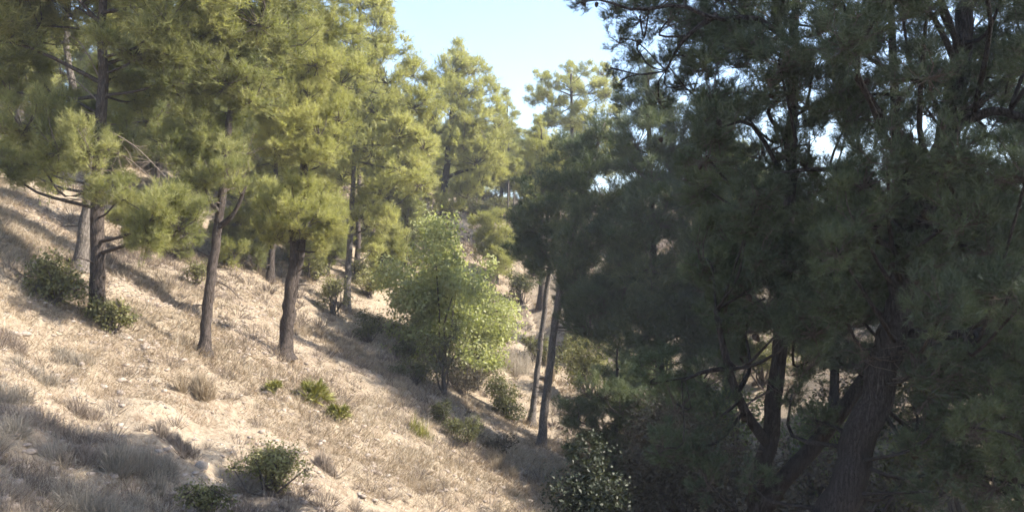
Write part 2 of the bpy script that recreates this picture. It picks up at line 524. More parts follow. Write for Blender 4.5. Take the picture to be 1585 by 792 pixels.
def pine(name, label, d, trunk_px, r0, boughs, mat='needle', bark='bark', dens=48, size=.21, nn=11, width=.055, tint=.5,
         extra=(), dead=(), seed=0, group=None, spread=.5, cones=0, lacy=(), r_end=.25, stems=(), taper=1.0, fat=1.12):
    """a pine: trunk through pixels at depth d, boughs given as (px, py, radius px[, depth offset m])"""
    rng = np.random.default_rng(1000 + seed)
    pts = [P(q[0], q[1], d + (q[2] if len(q) > 2 else 0)) for q in trunk_px]
    base = pts[0].copy()
    base[2] = float(height(base[0], base[1])) - .06
    pts[0] = base
    root = thing(name, label, 'tree', base, group)
    r0 = r0 * .86
    path = curve(pts, max(10, 5 * len(pts)))
    n = len(path)
    s = np.linspace(0, 1, n)
    rad = r0 * (1 - (1 - r_end) * s ** taper)
    rad[:3] *= [1.9, 1.28, 1.08]
    path[1:-1] += rng.normal(size=(n - 2, 3)) * r0 * .10
    V, F = tube(path, rad, 14, .045, rng)
    trunk = link('trunk', make_mesh('trunk', V - base, F, [M[bark]], smooth_shade=True), root)
    nodes, nrad = [path[n // 6:n - 1]], [rad[n // 6:n - 1]]
    for st in stems:                                         # further stems: (radius, [(px, py, offset), ...])
        sp = curve([P(q[0], q[1], d + (q[2] if len(q) > 2 else 0)) for q in st[1]], 14)
        V, F = tube(sp, np.linspace(st[0], st[0] * st[2], 14), 12, .05, rng)
        nodes.append(sp[3:]); nrad.append(np.linspace(st[0], st[0] * st[2], 14)[3:])
        link('stem', make_mesh('stem', V - base, F, [M[bark]], smooth_shade=True), trunk)
    crown = bpy.data.objects.new('crown', None); C.objects.link(crown); crown.parent = root
    BASES.append((base, r0))
    fat *= FULL
    allp, allr = np.concatenate(nodes), np.concatenate(nrad)
    for bi, q in enumerate(boughs):
        px, py, rp = q[:3]
        off = q[3] if len(q) > 3 else rng.uniform(-1, 1) * spread
        thin = q[4] if len(q) > 4 else (1.0 if py + rp > -15 and px - rp < 1600 else .4)
        c = P(px, py, d + off)
        Rad = fat * rp * (d + off) / FPX
        # the limb leaves the trunk below the bough and curves up into it
        hd = np.linalg.norm((allp - c)[:, :2], axis=1)
        aim = np.stack([np.full(len(allp), c[0]), np.full(len(allp), c[1]), c[2] - .35 * hd], 1)
        k = int(np.argmin(np.linalg.norm(allp - aim, axis=1)))
        s0 = allp[k]
        mid = s0 * .5 + c * .5 + np.array([0, 0, -.08 * np.linalg.norm(c - s0)]) + rng.normal(size=3) * (.05 + .09 * np.linalg.norm(c - s0))
        lp = curve([s0, mid, c], 7)
        lr = min(allr[k] * .55, .012 + .014 * np.linalg.norm(c - s0))
        V, F = tube(lp, np.linspace(lr, .010, 7), 7, .06, rng)
        link('branch', make_mesh('branch', V - base, F, [M[bark]], smooth_shade=True), trunk)
        cls = 'far' if d > 25 else 'mid' if d > 12 else 'near'
        if cls == 'near' and thin < .6:
            cls = 'lacy'
        fol = link('bough', BOUGHS[cls][int(rng.integers(len(BOUGHS[cls])))], crown)
        fol.location = [float(v) for v in c - base]
        sc_ = Rad * (.92 if cls != 'lacy' else 1.0) / PROTO_R[cls]
        fol.scale = (sc_ * rng.uniform(.9, 1.15), sc_ * rng.uniform(.9, 1.15), sc_ * rng.uniform(.85, 1.1))
        fol.rotation_euler = (rng.normal() * .18, rng.normal() * .18, rng.uniform(0, 6.28))
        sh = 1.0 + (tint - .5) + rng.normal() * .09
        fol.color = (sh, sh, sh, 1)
        fol.material_slots[0].link = 'OBJECT'
        fol.material_slots[0].material = M[mat]
    for k in range(7 if 9 < d < 30 and n > 14 else 0):       # snapped-off stubs low on the trunk
        m = int(rng.integers(n // 8, n // 2))
        a_ = rng.uniform(0, 6.28)
        dv = np.array([math.cos(a_), math.sin(a_), rng.uniform(-.1, .5)])
        L_ = rng.uniform(.1, .45)
        V, F = tube(curve([path[m], path[m] + dv * (rad[m] + L_ * .5), path[m] + dv * (rad[m] + L_) + [0, 0, -.05 * L_]], 4), [.018, .014, .010, .006], 5)
        link('branch_stub', make_mesh('branch_stub', V - base, F, [M['dead']]), trunk)
    for q in dead:                                           # bare grey limbs: start, end pixels, depth offset
        s0, e0 = P(q[0], q[1], d + q[4]), P(q[2], q[3], d + q[5])
        gd = Geo()
        sp = curve([s0, (s0 + e0) / 2 + [0, 0, .06 * np.linalg.norm(e0 - s0)], e0], 8)
        gd.add(*tube(sp, np.linspace(q[6], .006, 8), 6), .5, 0)
        for t in rng.uniform(.3, 1, 16):
            a0 = sp[int(t * 7)]
            dd = unit(unit(e0 - s0) + rng.normal(size=3) * .8)
            add_twigs(gd, rng, [a0], [a0 + dd * rng.uniform(.2, .55)], .005, .5, 0)
        link('dead_branch', gd.mesh('dead_branch', [M['twig' if bark == 'bark_shaded' else 'dead']], base), trunk)
    if cones:
        me = cone_mesh()
        for k in range(cones):
            q = boughs[rng.integers(len(boughs))]
            off = q[3] if len(q) > 3 else 0
            c = P(q[0], q[1], d + off) + rng.normal(size=3) * q[2] * d / FPX * .55
            o = link('pine_cone', me, root)
            o.location = [float(v) for v in c - base]
            o.rotation_euler = tuple(rng.uniform(-.7, .7, 3) + np.array([math.pi, 0, 0]))
            o.scale = (1.0,) * 3 if k % 3 else (.8,) * 3
    return root


_cone = []


def cone_mesh():
    """an Aleppo pine cone: rings of overlapping scales"""
    if not _cone:
        V, F = [], []
        prof = [(0, .008), (.012, .022), (.032, .029), (.055, .025), (.075, .015), (.092, .003)]
        sides = 9
        for r, (z, rad) in enumerate(prof):
            for s in range(sides):
                a = 2 * math.pi * (s + .5 * (r % 2)) / sides
                V.append((rad * math.cos(a) * (1 + .18 * (s % 2)), rad * math.sin(a) * (1 + .18 * (s % 2)), z))
        for r in range(len(prof) - 1):
            for s in range(sides):
                A, B = r * sides + s, r * sides + (s + 1) % sides
                F += [(A, B, B + sides), (A, B + sides, A + sides)]
        _cone.append(make_mesh('pine_cone', V, F, [M['cone']]))
    return _cone[0]


def auto_boughs(rng, px, top, bottom, half, rp, count, d, depth):
    """boughs through a crown whose outline narrows to its top; pixels, with depth offsets in metres"""
    out = []
    for k in range(count):
        t = (k + rng.uniform(.2, .8)) / count
        py = top + (bottom - top) * t
        w = half * (math.sin(math.pi * min(.12 + .62 * t, .5)) if t < .62 else 1 - .5 * (t - .62) / .38)
        a = rng.uniform(0, 2 * math.pi) if k else 0
        q = math.sqrt(rng.uniform(.1, 1))
        out.append((px + math.cos(a) * q * w, py, rp * rng.uniform(.75, 1.25) * (.7 + .3 * min(1, t * 3)), math.sin(a) * q * depth))
    return out

D = lambda px, py: float(ground_point(px, py)[1])
rng = np.random.default_rng(7)

# --- the row of pines on the open slope
dA = D(150, 492)
pine('pine_tree', 'dark-trunked pine rising between the two round green bushes', dA,
     [(150, 492), (151, 400), (151, 300), (154, 200), (160, 110), (157, 40), (166, -80), (170, -240)], .15,
     [(95, 215, 62, -.6), (35, 190, 50, -.3), (15, 140, 34, .3, .7), (75, 150, 30, .4, .6), (125, 170, 30, .6, .7), (60, 105, 30, .8, .5), (20, 265, 34, .3), (195, 215, 36, .5), (185, 120, 34, .6), (140, 225, 45, -.9), (60, 250, 42, .2), (50, 40, 70, .4), (-30, 60, 80, 0), (110, 10, 55, .6),
      (215, 75, 55, -.3), (265, 115, 55, 0), (300, 60, 60, .4), (255, 30, 60, -.5), (215, 150, 40, .8), (235, 330, 55, -.8), (190, 300, 38, -.4),
      (275, 345, 48, -.5), (230, 365, 30, -.9), (90, -60, 90, 0), (200, -50, 90, .3), (300, -40, 80, -.4), (150, -150, 110, 0), (60, -150, 90, .5), (260, -150, 100, 0),
      (20, -40, 80, -.4), (150, -250, 90, 0)],
     mat='needle_green', tint=.62, dead=[(165, 200, 262, 280, 0, -.5, .014), (160, 230, 240, 282, 0, -.8, .012), (155, 160, 90, 110, 0, .2, .016), (158, 130, 120, 60, 0, 0, .016)],
     seed=1, r_end=.35)
dB = D(124, 418)
pine('pine_tree', 'pine with a pale sunlit lower trunk, growing behind the dark trunk beside the round bush', dB,
     [(124, 418), (133, 340), (141, 270), (128, 190), (108, 110), (102, 0), (110, -120)], .15,
     [(20, 250, 40, .5), (75, 265, 35, .4), (30, 30, 50, 0), (70, -30, 60, 0), (150, -40, 60, .3), (160, 40, 40, .6), (110, -110, 80, 0), (15, -70, 60, .4), (180, 20, 50, .8)],
     mat='needle_green', bark='bark_pale', tint=.6, seed=2, dens=36)
dC = D(228, 407)
pine('pine_tree', 'slender pine whose short trunk shows under a low leafy bough', dC,
     [(227, 407), (236, 350), (244, 260), (246, 150), (250, 40)], .10,
     [(262, 225, 40, .2), (225, 175, 45, .2), (285, 165, 45, .3), (250, 110, 50, 0), (215, 110, 35, .4), (290, 100, 40, .5), (255, 50, 45, 0), (310, 190, 35, .8)],
     mat='needle_green', tint=.5, seed=3, dens=36)
dD = D(316, 552)
pine('pine_tree', 'straight brown pine trunk leaning slightly, its low fork at the bough, bare ground below', dD,
     [(316, 552), (321, 480), (331, 400), (342, 320), (352, 210), (368, 90), (378, -60), (380, -200)], .118,
     [(325, 262, 48, -.4), (285, 235, 42, -.2), (365, 275, 34, -.6), (345, 225, 45, .3), (310, 195, 40, -.4), (300, 285, 30, -.5), (395, 150, 45, -.2), (345, 120, 55, -.5),
      (400, 95, 55, .3), (330, 45, 60, 0), (400, 25, 60, -.4), (445, 60, 45, .3), (370, -50, 75, 0), (450, -40, 70, .2), (300, -50, 70, .3), (380, -140, 90, 0), (355, 175, 35, .2)],
     mat='needle_green', tint=.62, stems=[(.05, [(341, 330), (328, 315, -.2), (318, 290, -.5)], .4), (.06, [(338, 352), (362, 330, -.1), (382, 285, -.2)], .4)],
     dead=[(350, 240, 300, 215, 0, -.6, .02), (348, 260, 395, 235, 0, -.5, .02)], seed=4, r_end=.4)
dE = D(440, 553)
pine('pine_tree', 'pine with a trunk forked low into two stems under a bright rounded bough', dE,
     [(441, 553), (446, 490), (455, 430), (464, 390), (470, 300), (474, 180), (478, 60), (482, -80)], .185,
     [(470, 345, 42, -.7), (430, 335, 40, -.5), (505, 335, 36, -.4), (455, 310, 40, -.3), (495, 368, 26, -.6), (425, 365, 25, -.5), (520, 350, 24, -.2),
      (452, 190, 46, -.7), (415, 170, 38, -.2), (492, 205, 40, -.6), (470, 150, 38, -.5), (430, 225, 36, -.7), (478, 240, 34, -.6), (525, 180, 34, 0), (515, 225, 30, .2),
      (440, 110, 42, 0), (490, 95, 45, -.4), (530, 120, 38, .4), (470, 40, 48, 0), (515, 45, 40, .4), (425, 50, 45, .6), (480, -40, 60, 0), (430, -40, 50, 0), (530, -20, 40, .3)],
     mat='needle', tint=.62, stems=[(.13, [(447, 492), (449, 440, -.1), (455, 390, -.15), (448, 320, -.2)], .5)], seed=5, r_end=.35)
dF = D(535, 482)
pine('pine_tree', 'tall pine with thin pale trunk, its sunny crown edging the open sky', dF,
     [(535, 482), (540, 400), (546, 300), (552, 170), (556, 40), (560, -60)], .14,
     [(575, 50, 36, 0), (560, 95, 36, -.5), (605, 75, 28, 0), (600, 120, 34, -.5), (637, 112, 24, 0), (640, 160, 32, -.4), (668, 135, 22, .2), (672, 180, 24, 0), (580, 165, 36, -.8),
      (615, 205, 36, -.6), (655, 225, 30, 0), (575, 230, 34, -.7), (625, 260, 30, -.4), (545, 200, 32, 0), (590, 290, 30, -.5), (650, 285, 26, .3), (560, 5, 36, 0), (590, 20, 24, .2), (530, -20, 40, 0),
      (545, 130, 34, .3), (530, 270, 30, .2), (560, 330, 28, -.4), (600, 340, 26, -.3), (580, 385, 22, 0)],
     mat='needle', bark='bark_pale', tint=.75, size=.27, nn=10, width=.06, dens=32, seed=6, spread=1.0)
dG = D(552, 436)
pine('pine_tree', 'thin grey pine trunk just behind the pale one, half screened by yellowish shrubs', dG,
     [(552, 436), (554, 380), (556, 300), (552, 200), (548, 90)], .15,
     auto_boughs(rng, 520, 60, 330, 60, 34, 13, dG, 1.8), mat='needle', tint=.6, size=.28, nn=10, width=.06, dens=26, seed=7)
dH = D(418, 434)
pine('pine_tree', 'small dark pine trunk up the slope behind the forked pine', dH,
     [(418, 434), (422, 380), (426, 300), (430, 160), (432, 20)], .14,
     auto_boughs(rng, 420, 0, 340, 75, 38, 16, dH, 2.0), mat='needle', tint=.5, size=.26, nn=10, width=.06, dens=26, seed=8)
dI = D(366, 400)
pine('pine_tree', 'pale crooked pine trunk showing behind the leaning brown one', dI,
     [(366, 400), (374, 340), (379, 270), (372, 150), (370, 30)], .12,
     auto_boughs(rng, 365, 0, 300, 75, 38, 16, dI, 2.0), mat='needle_green', bark='bark_pale', tint=.6, size=.24, nn=10, width=.06, dens=28, seed=9,
     dead=[(375, 330, 335, 360, 0, -.3, .015), (376, 310, 400, 350, 0, -.3, .015)])
# --- pines at the head of the gully
pine('pine_tree', 'rounded pine standing alone above the pale leafy tree, sky on both sides', 40,
     [(680, 372), (685, 335), (690, 270), (698, 200), (704, 120), (708, 85)], .27,
     [(712, 85, 18, 0), (700, 105, 24, -.6), (728, 108, 22, 0), (690, 135, 24, 0), (742, 140, 22, 0), (715, 145, 28, -.8), (755, 168, 20, 0), (700, 175, 24, -.8), (735, 182, 28, -.7),
      (768, 195, 18, 0), (672, 165, 20, .4), (680, 200, 20, .4), (715, 215, 28, -.8), (752, 215, 26, -.5), (776, 225, 15, 0), (735, 245, 28, -.8), (765, 255, 20, 0), (705, 250, 20, .6),
      (745, 280, 22, -.4), (720, 300, 20, -.6), (700, 315, 18, -.8), (655, 255, 20, .5), (660, 300, 22, .4)],
     mat='needle', tint=.66, size=.34, nn=9, width=.065, dens=20, seed=10, fat=1.3, stems=[(.10, [(692, 275), (712, 266, -.3), (732, 262, -.5)], .5)])
pine('pine_tree', 'small pointed pine filling the notch of sky by the rounded pine', 52,
     [(788, 330), (787, 260), (785, 160)], .16,
     [(783, 145, 9), (780, 162, 12), (787, 180, 14), (776, 200, 14), (795, 205, 14), (785, 225, 18), (800, 240, 14), (775, 245, 16), (790, 262, 16), (770, 275, 14)],
     mat='needle', tint=.55, size=.40, nn=9, width=.065, dens=16, seed=11)
pine('pine_tree', 'many-topped tall pine against the sky beside the overhanging dark branches', 45,
     [(888, 420), (887, 330), (886, 220), (884, 115)], .25,
     [(838, 120, 13), (832, 150, 16), (845, 145, 16), (862, 125, 12), (858, 160, 20), (880, 108, 14), (884, 135, 22), (905, 110, 14), (910, 140, 22), (932, 112, 14), (938, 145, 20), (952, 130, 10),
      (870, 185, 26), (905, 180, 26), (945, 175, 18), (885, 215, 28), (925, 215, 26), (850, 190, 18), (900, 250, 30), (940, 250, 26), (870, 255, 24)],
     mat='needle', tint=.68, size=.36, nn=9, width=.06, dens=17, seed=12, spread=1.4)
pine('pine_tree', 'low sunlit pine tucked between the notch of sky and the dark crowns', 38,
     [(838, 400), (840, 320), (838, 200)], .18,
     [(834, 188, 10), (830, 208, 15), (846, 212, 16), (818, 232, 16), (838, 240, 22), (862, 238, 20), (820, 265, 20), (850, 275, 24), (878, 268, 20), (812, 295, 18), (840, 300, 22)],
     mat='needle', tint=.72, size=.33, nn=9, width=.065, dens=20, seed=13)
for k, (px, py, top, lab) in enumerate(((786, 318, 250, 'left of two thin pale saplings at the head of the gully'), (795, 322, 255, 'right of two thin pale saplings at the head of the gully'))):
    pine('pine_sapling', lab, 48, [(px, py), (px + 1, (py + top) / 2), (px + 2, top)], .075,
         [(px, top, 9), (px + 6, top + 12, 9), (px - 6, top + 16, 9)], bark='bark_pale', tint=.5, size=.36, nn=8, width=.07, dens=14, seed=14 + k, group='saplings')

# --- pines in the gully
dO = D(822, 658)
pine('pine_tree', 'slim leaning pine trunk, the left of the close pair at the gully edge', dO,
     [(822, 658), (830, 590), (840, 500), (852, 410), (865, 320), (880, 230)], .125,
     [(835, 300, 28, 0), (818, 345, 28, -.4), (808, 385, 24, 0), (850, 345, 34, -.6), (840, 390, 34, -.5), (868, 290, 34, 0), (880, 340, 38, -.5), (865, 405, 34, -.8), (895, 265, 30, 0), (826, 420, 22, .3), (880, 235, 24, 0)],
     mat='needle_shaded', bark='bark_pale', tint=.75, size=.27, nn=11, width=.065, dens=36, seed=16, r_end=.35, fat=1.3)
dO2 = D(837, 692)
pine('pine_tree', 'forked pine trunk with a sunlit pale stripe, the right of the close pair', dO2,
     [(836, 692), (846, 610), (856, 530), (868, 450), (888, 360), (915, 260), (935, 190)], .145,
     [(935, 205, 26, 0), (915, 245, 32, .3), (955, 250, 34, 0), (930, 300, 42, -.5), (905, 370, 42, -.6), (950, 360, 46, -.4), (895, 430, 36, -.6), (940, 430, 46, -.5), (975, 310, 40, .3), (915, 480, 32, -.4),
      (965, 490, 36, 0), (880, 460, 22, .4)],
     mat='needle_shaded', bark='bark_pale', tint=.65, size=.27, nn=11, width=.065, dens=34, seed=17, r_end=.35, fat=1.35,
     stems=[(.11, [(852, 560), (858, 500, .2), (862, 470, .3), (872, 400, .4)], .5)], dead=[(860, 510, 935, 530, 0, -.3, .025), (866, 470, 950, 500, 0, .3, .02)])
pine('pine_tree', 'dark spire-topped pine whose shaded crown reaches into the gully', 21,
     [(1030, 720), (1022, 560), (1012, 400), (1006, 240), (1002, 110)], .17,
     [(1001, 105, 16, 0), (1003, 135, 24, 0), (990, 170, 30, 0), (1025, 175, 32, 0), (985, 215, 38, -.3), (1040, 220, 40, 0), (1000, 270, 46, -.5), (1055, 280, 46, 0), (1020, 330, 50, -.6), (975, 360, 46, 0),
      (1075, 345, 46, .2), (1010, 400, 52, -.6), (1060, 410, 50, -.3), (970, 430, 44, 0), (940, 470, 40, .2), (910, 505, 36, .3), (985, 520, 38, -.3), (1085, 540, 40, 0), (1125, 400, 44, .3), (1130, 490, 40, .2), (1000, 475, 44, -.3), (1050, 480, 46, 0), (1085, 470, 44, .2), (1030, 530, 36, 0)],
     mat='needle_shaded', tint=.6, size=.26, nn=11, width=.065, dens=34, seed=18, cones=10, fat=1.3)

# --- the big shaded pines close by
def scatter_boughs(rng, box, count, rlo, rhi, gaps, d, spread, thin=1.0):
    out, tries = [], 0
    while len(out) < count and tries < 20000:
        tries += 1
        px, py = rng.uniform(box[0], box[2]), rng.uniform(box[1], box[3])
        r = rng.uniform(rlo, rhi)
        if any((px - g[0]) ** 2 + (py - g[1]) ** 2 < (g[2] + r * .7) ** 2 for g in gaps):
            continue
        if any((px - o[0]) ** 2 + (py - o[1]) ** 2 < (.46 * (r + o[2])) ** 2 for o in out):
            continue
        out.append((px, py, r, rng.uniform(-spread, spread), thin))
    return out


GAPS = [(1230, 190, 16), (1215, 220, 12), (1150, 175, 8), (1422, 220, 16), (1430, 165, 10), (1525, 195, 20), (1555, 40, 8), (1240, 310, 14), (1185, 235, 8), (1330, 230, 8),
        (1360, 470, 12), (1340, 400, 10), (1120, 320, 10), (1400, 300, 8), (1290, 240, 8)]
bq = scatter_boughs(rng, (1290, -140, 1660, 490), 66, 44, 60, GAPS, 7.5, 1.7)
pine('pine_tree', 'massive shaded pine with the thick dark trunk leaning right, nearest the camera', 7.5,
     [(1205, 1300), (1262, 880), (1300, 770), (1345, 640), (1385, 510), (1412, 400), (1440, 300), (1466, 190), (1488, 70), (1500, -60), (1508, -220), (1512, -360)], .21,
     bq + [(1225, 610, 32, .9, .3), (1262, 650, 32, .8, .3), (1420, 640, 34, .4, .3), (1400, 745, 32, .5, .3), (1440, 760, 36, -.5, .3), (1160, 740, 34, .6, .3), (1440, 570, 42, -.6, .5), (1475, 640, 42, -.5, .4), (1425, 690, 34, -.4, .4), (1510, 570, 46, -.5), (1560, 540, 46, -.4), (1340, 560, 36, 1.0, .5), (1480, 720, 40, -.3, .4), (1420, 215, 44, .3, .3), (1432, 165, 40, -.3, .3), (1525, 195, 48, .3, .3), (1330, 232, 40, .2, .3), (1395, 260, 40, .4, .3), (1555, 45, 36, .3, .3), (1500, -210, 80, 0), (1680, 60, 90, 0), (1700, 250, 100, .3), (1760, -60, 120, 0)],
     mat='needle_shaded', bark='bark_shaded', tint=.42, size=.16, nn=14, width=.042, dens=72, seed=19, cones=34, r_end=.22, taper=1.1,
     stems=[(.075, [(1412, 405), (1394, 330, .2), (1388, 230, .3), (1384, 120, .4), (1378, 0, .4)], .4), (.06, [(1462, 205), (1500, 185, -.1), (1545, 172, -.2), (1600, 190, -.3)], .5),
            (.05, [(1465, 195), (1510, 165, .2), (1560, 120, .3), (1600, 90, .4)], .4), (.045, [(1420, 380), (1340, 275, .4), (1270, 262, .6), (1190, 270, .8)], .3), (.05, [(1385, 510), (1450, 520, -.2), (1520, 512, -.3), (1590, 520, -.3)], .5)],
     dead=[(1375, 545, 1460, 555, 0, -.6, .014), (1360, 590, 1470, 590, 0, -.6, .012), (1370, 560, 1330, 560, 0, -.5, .012), (1420, 640, 1480, 570, -.3, -.6, .010), (1400, 520, 1440, 640, 0, -.4, .012)])
GAPS2 = GAPS + [(1010, 60, 30), (960, 200, 60)]
br = scatter_boughs(rng, (1085, 30, 1330, 510), 44, 40, 54, GAPS2, 8.8, 1.3)
pine('pine_tree', 'shaded pine with several crossing stems, left of the thickest dark trunk', 8.8,
     [(1120, 1230), (1155, 880), (1178, 760), (1196, 640), (1208, 520), (1218, 400), (1224, 250), (1228, 100), (1234, -60), (1240, -220)], .14,
     br + [(1090, 585, 40, -.3, .5), (1048, 625, 40, -.2, .5), (1112, 645, 36, -.4, .4), (1075, 690, 38, -.3, .4), (1030, 575, 36, .2), (1020, 690, 36, -.3, .5), (1150, 560, 36, .4, .5), (1250, 560, 40, .6, .5), (1095, 745, 36, -.4, .4), (1228, 185, 44, .3, .3), (1212, 225, 40, -.2, .3), (1250, 225, 36, .2, .3), (1150, 175, 40, 0, .3), (1180, 235, 36, .2, .3), (1240, 310, 36, .3, .3), (1120, -20, 60, 0), (1190, -40, 70, 0), (1080, 40, 34, 0, .6), (1060, 80, 30, 0, .35), (1035, 30, 34, 0, .32), (990, 25, 32, 0, .28), (945, 15, 30, 0, .25), (905, 2, 22, 0, .25), (985, 75, 28, .2, .28), (1030, 105, 30, .2, .3),
           (960, 60, 24, 0, .22), (1075, 130, 32, .3, .35), (960, 125, 22, .3, .22), (1130, 60, 44, 0, .8), (1040, -30, 60, 0, .5), (1230, -130, 80, 0), (1020, 150, 26, .4, .3), (945, 105, 14, .2, .25)],
     mat='needle_shaded', bark='bark_shaded', tint=.40, size=.16, nn=14, width=.042, dens=72, seed=20, cones=30, r_end=.22,
     stems=[(.105, [(1150, 850), (1195, 765, -.1), (1260, 690, -.2), (1325, 605, -.3), (1375, 520, -.3), (1420, 440, -.2)], .45), (.06, [(1190, 690), (1150, 630, -.2), (1125, 560, -.3), (1108, 480, -.3)], .45),
            (.034, [(1228, 70), (1170, 28, -.2), (1110, 30, -.3), (1050, 8, -.4), (985, 16, -.5), (930, 0, -.5), (892, 6, -.5)], .22), (.035, [(1110, 22, -.3), (1060, 60, -.2), (1030, 110, 0)], .3), (.04, [(1205, 545), (1240, 480, .3), (1268, 400, .5), (1280, 300, .6)], .5),
            (.03, [(1128, 570, -.3), (1090, 575, -.4), (1055, 590, -.5)], .4), (.03, [(1140, 610, -.2), (1160, 570, 0), (1155, 520, .2)], .4)],
     dead=[(1200, 600, 1120, 660, 0, -.3, .014), (1200, 640, 1260, 560, 0, -.4, .012), (1190, 700, 1090, 700, 0, -.3, .013)])
by = [(1540, 620, 50, 0), (1580, 690, 60, 0), (1500, 660, 40, -.3), (1600, 580, 60, .3), (1540, 740, 55, .2), (1630, 760, 70, 0), (1470, 600, 36, .4), (1660, 660, 70, 0), (1450, 690, 30, .5)]
pine('young_pine', 'young dim green pine at the lower right edge, beside the thick leaning trunk', 7.0,
     [(1640, 1250), (1635, 900), (1630, 700), (1625, 520)], .08, by, mat='needle_shaded', bark='bark_shaded', tint=.7, size=.15, nn=14, width=.035, dens=46, seed=21, cones=4)

dY = D(945, 790)
pine('young_pine', 'dense dark young pine right of the close pair of trunks', dY, [(950, 790), (952, 700), (955, 600), (955, 540)], .09,
     [(895, 650, 34), (925, 610, 38), (965, 585, 38), (1005, 620, 42), (940, 660, 42), (985, 680, 42), (900, 700, 32), (1035, 660, 38), (945, 720, 38), (1010, 730, 40), (960, 630, 40, -.8), (990, 560, 30), (1060, 610, 36), (1050, 720, 36)],
     mat='needle_shaded', bark='bark_shaded', tint=.62, seed=22)
# --- pines on the far side, seen through the dark crowns
for k, (px, base_y, top, half, d, lab) in enumerate((
        (1130, 430, 230, 60, 34, 'sunlit pine glimpsed through gaps left of the crossing stems'),
        (1262, 445, 330, 55, 38, 'yellow-green pine glimpsed under the horizontal dark limb'),
        (1385, 450, 340, 60, 33, 'sunlit pine glimpsed right behind the thickest dark trunk'),
        (1545, 470, 360, 70, 30, 'dull green pine glimpsed at the right edge behind the dark crowns'))):
    pine('pine_tree', lab, d, [(px, base_y), (px + 3, (base_y + top) / 2), (px + 5, top)], .17,
         auto_boughs(rng, px, top, base_y - 40, half, 26, 14, d, 1.6), mat='needle', tint=.66, size=.32, nn=9, width=.065, dens=20, seed=30 + k)
for k, (px, top, half, d, lab) in enumerate((
        (1125, 150, 75, 21.0, 'shaded pine in the gully, directly behind the crossing stems'),
        (1290, 275, 90, 20.0, 'low shaded pine between the crossing stems and the thickest trunk'),
        (1425, 290, 80, 21.5, 'low shaded pine right behind the thickest leaning trunk'),
        (1545, 255, 90, 19.5, 'shaded pine at the right edge behind the young dim pine'))):
    pine('pine_tree', lab, d, [(px, 660), (px + 3, 480), (px + 5, top)], .16,
         auto_boughs(rng, px, top, 560, half, 44, 22, d, 1.3), mat='needle_shaded', bark='bark_shaded', tint=.55, size=.25, nn=10, width=.06, dens=26, seed=60 + k)
for k, (x, y, r, hgt, lab) in enumerate(((9.0, 5.6, 2.4, 13.5, 'unseen pine added for shade just outside the right edge, beside the nearest one'), (12.0, 8.0, 2.3, 11.0, 'unseen pine added for shade outside the right edge, uphill of the nearest one'),
                                         (15.0, 20.5, 2.6, 14, 'tall unseen pine added for shade across the gully, outside the right edge'), (12.6, 12.8, 2.2, 7.2, 'low unseen pine added for shade across the gully, outside the right edge'), (14.2, 16.5, 2.2, 8.0, 'low pine across the gully, outside the right edge and uphill, added to shade the bushes'),)):  # unseen pines added to shade the near trees and the gully bushes
    zb = float(height(x, y))
    to_px = lambda zz: (CX + x / y * FPX, HORIZON - zz / y * FPX)
    s = FPX / y
    p0, p1, p2 = to_px(zb), to_px(zb + hgt * .5), to_px(zb + hgt)
    pine('pine_tree', lab, y, [p0, p1, p2], .22, auto_boughs(rng, p2[0], p2[1], p0[1] - 3.2 * s, r * s, .85 * s, 26, y, r), mat='needle_shaded', bark='bark_shaded', tint=.5, size=.45, nn=8, width=.09, dens=22, seed=40 + k)
# --- pines higher up the left slope
for k, (px, base_y, top, half, d, lab) in enumerate((
        (30, 200, -60, 60, 27, 'pine on the crest, leftmost, its crown cut by the picture edge'),
        (300, 330, -40, 70, 31, 'pine up the slope behind the slender pine, crown among the others'),
        (480, 400, 20, 65, 34, 'pine up the slope behind the forked pine, crown among the others'),
        (615, 385, 150, 50, 38, 'pine behind the yellowish shrubs, below the sunny crown edge'))):
    pine('pine_tree', lab, d, [(px, base_y), (px + 3, (base_y + top) / 2), (px + 5, top)], .17,
         auto_boughs(rng, px, top, base_y - 60, half, 30, 18, d, 2.0), mat='needle', tint=.5, size=.30, nn=9, width=.065, dens=20, seed=50 + k)


for k, (px, py, hp, lab) in enumerate(((198, 392, 90, 'young pine left of the slender trunk under the low bough'), (288, 402, 95, 'young pine between the slender trunk and the leaning brown one'), (352, 410, 80, 'young pine close behind the leaning brown trunk'),
                                       (398, 418, 110, 'young pine between the leaning and the forked trunks'), (478, 436, 95, 'young pine behind the right of the forked stems'), (508, 428, 110, 'young pine left of the thin pale trunks'),
                                       (590, 440, 110, 'young pine between the pale trunks and the large leafy tree'), (630, 420, 120, 'young pine above the left shoulder of the large leafy tree'), (770, 440, 110, 'young pine right above the large leafy tree'))):
    dd = D(px, py)
    pine('young_pine', lab, dd, [(px, py), (px + 1, py - hp * .5), (px + 2, py - hp)], .06, auto_boughs(rng, px, py - hp, py - 18, 30, 20, 9, dd, .8), mat='needle_green' if k % 2 else 'needle', tint=.5, seed=150 + k)
CREST = ['the dark-trunked pine, left of it', 'the pale sunlit trunk near the round bush', 'the gap right of the dark-trunked pine', 'the slender pine under the low bough', 'the crown of the leaning brown trunk', 'the gap between leaning and forked pines',
         'the left half of the forked pine crown', 'the right half of the forked pine crown', 'the tall pine edging the open sky', 'everything at the far left picture edge', 'the bare limbs right of the dark trunk', 'the low bough left of the leaning trunk',
         'the young pines left of the leafy tree', 'the rounded pine, showing left of its crown', 'the rounded pine, showing low right of its trunk', 'the low sunlit pine by the sky notch', 'the two pale saplings', 'the rounded pine trunk itself', 'the slim leaning pair, near the dark crowns']
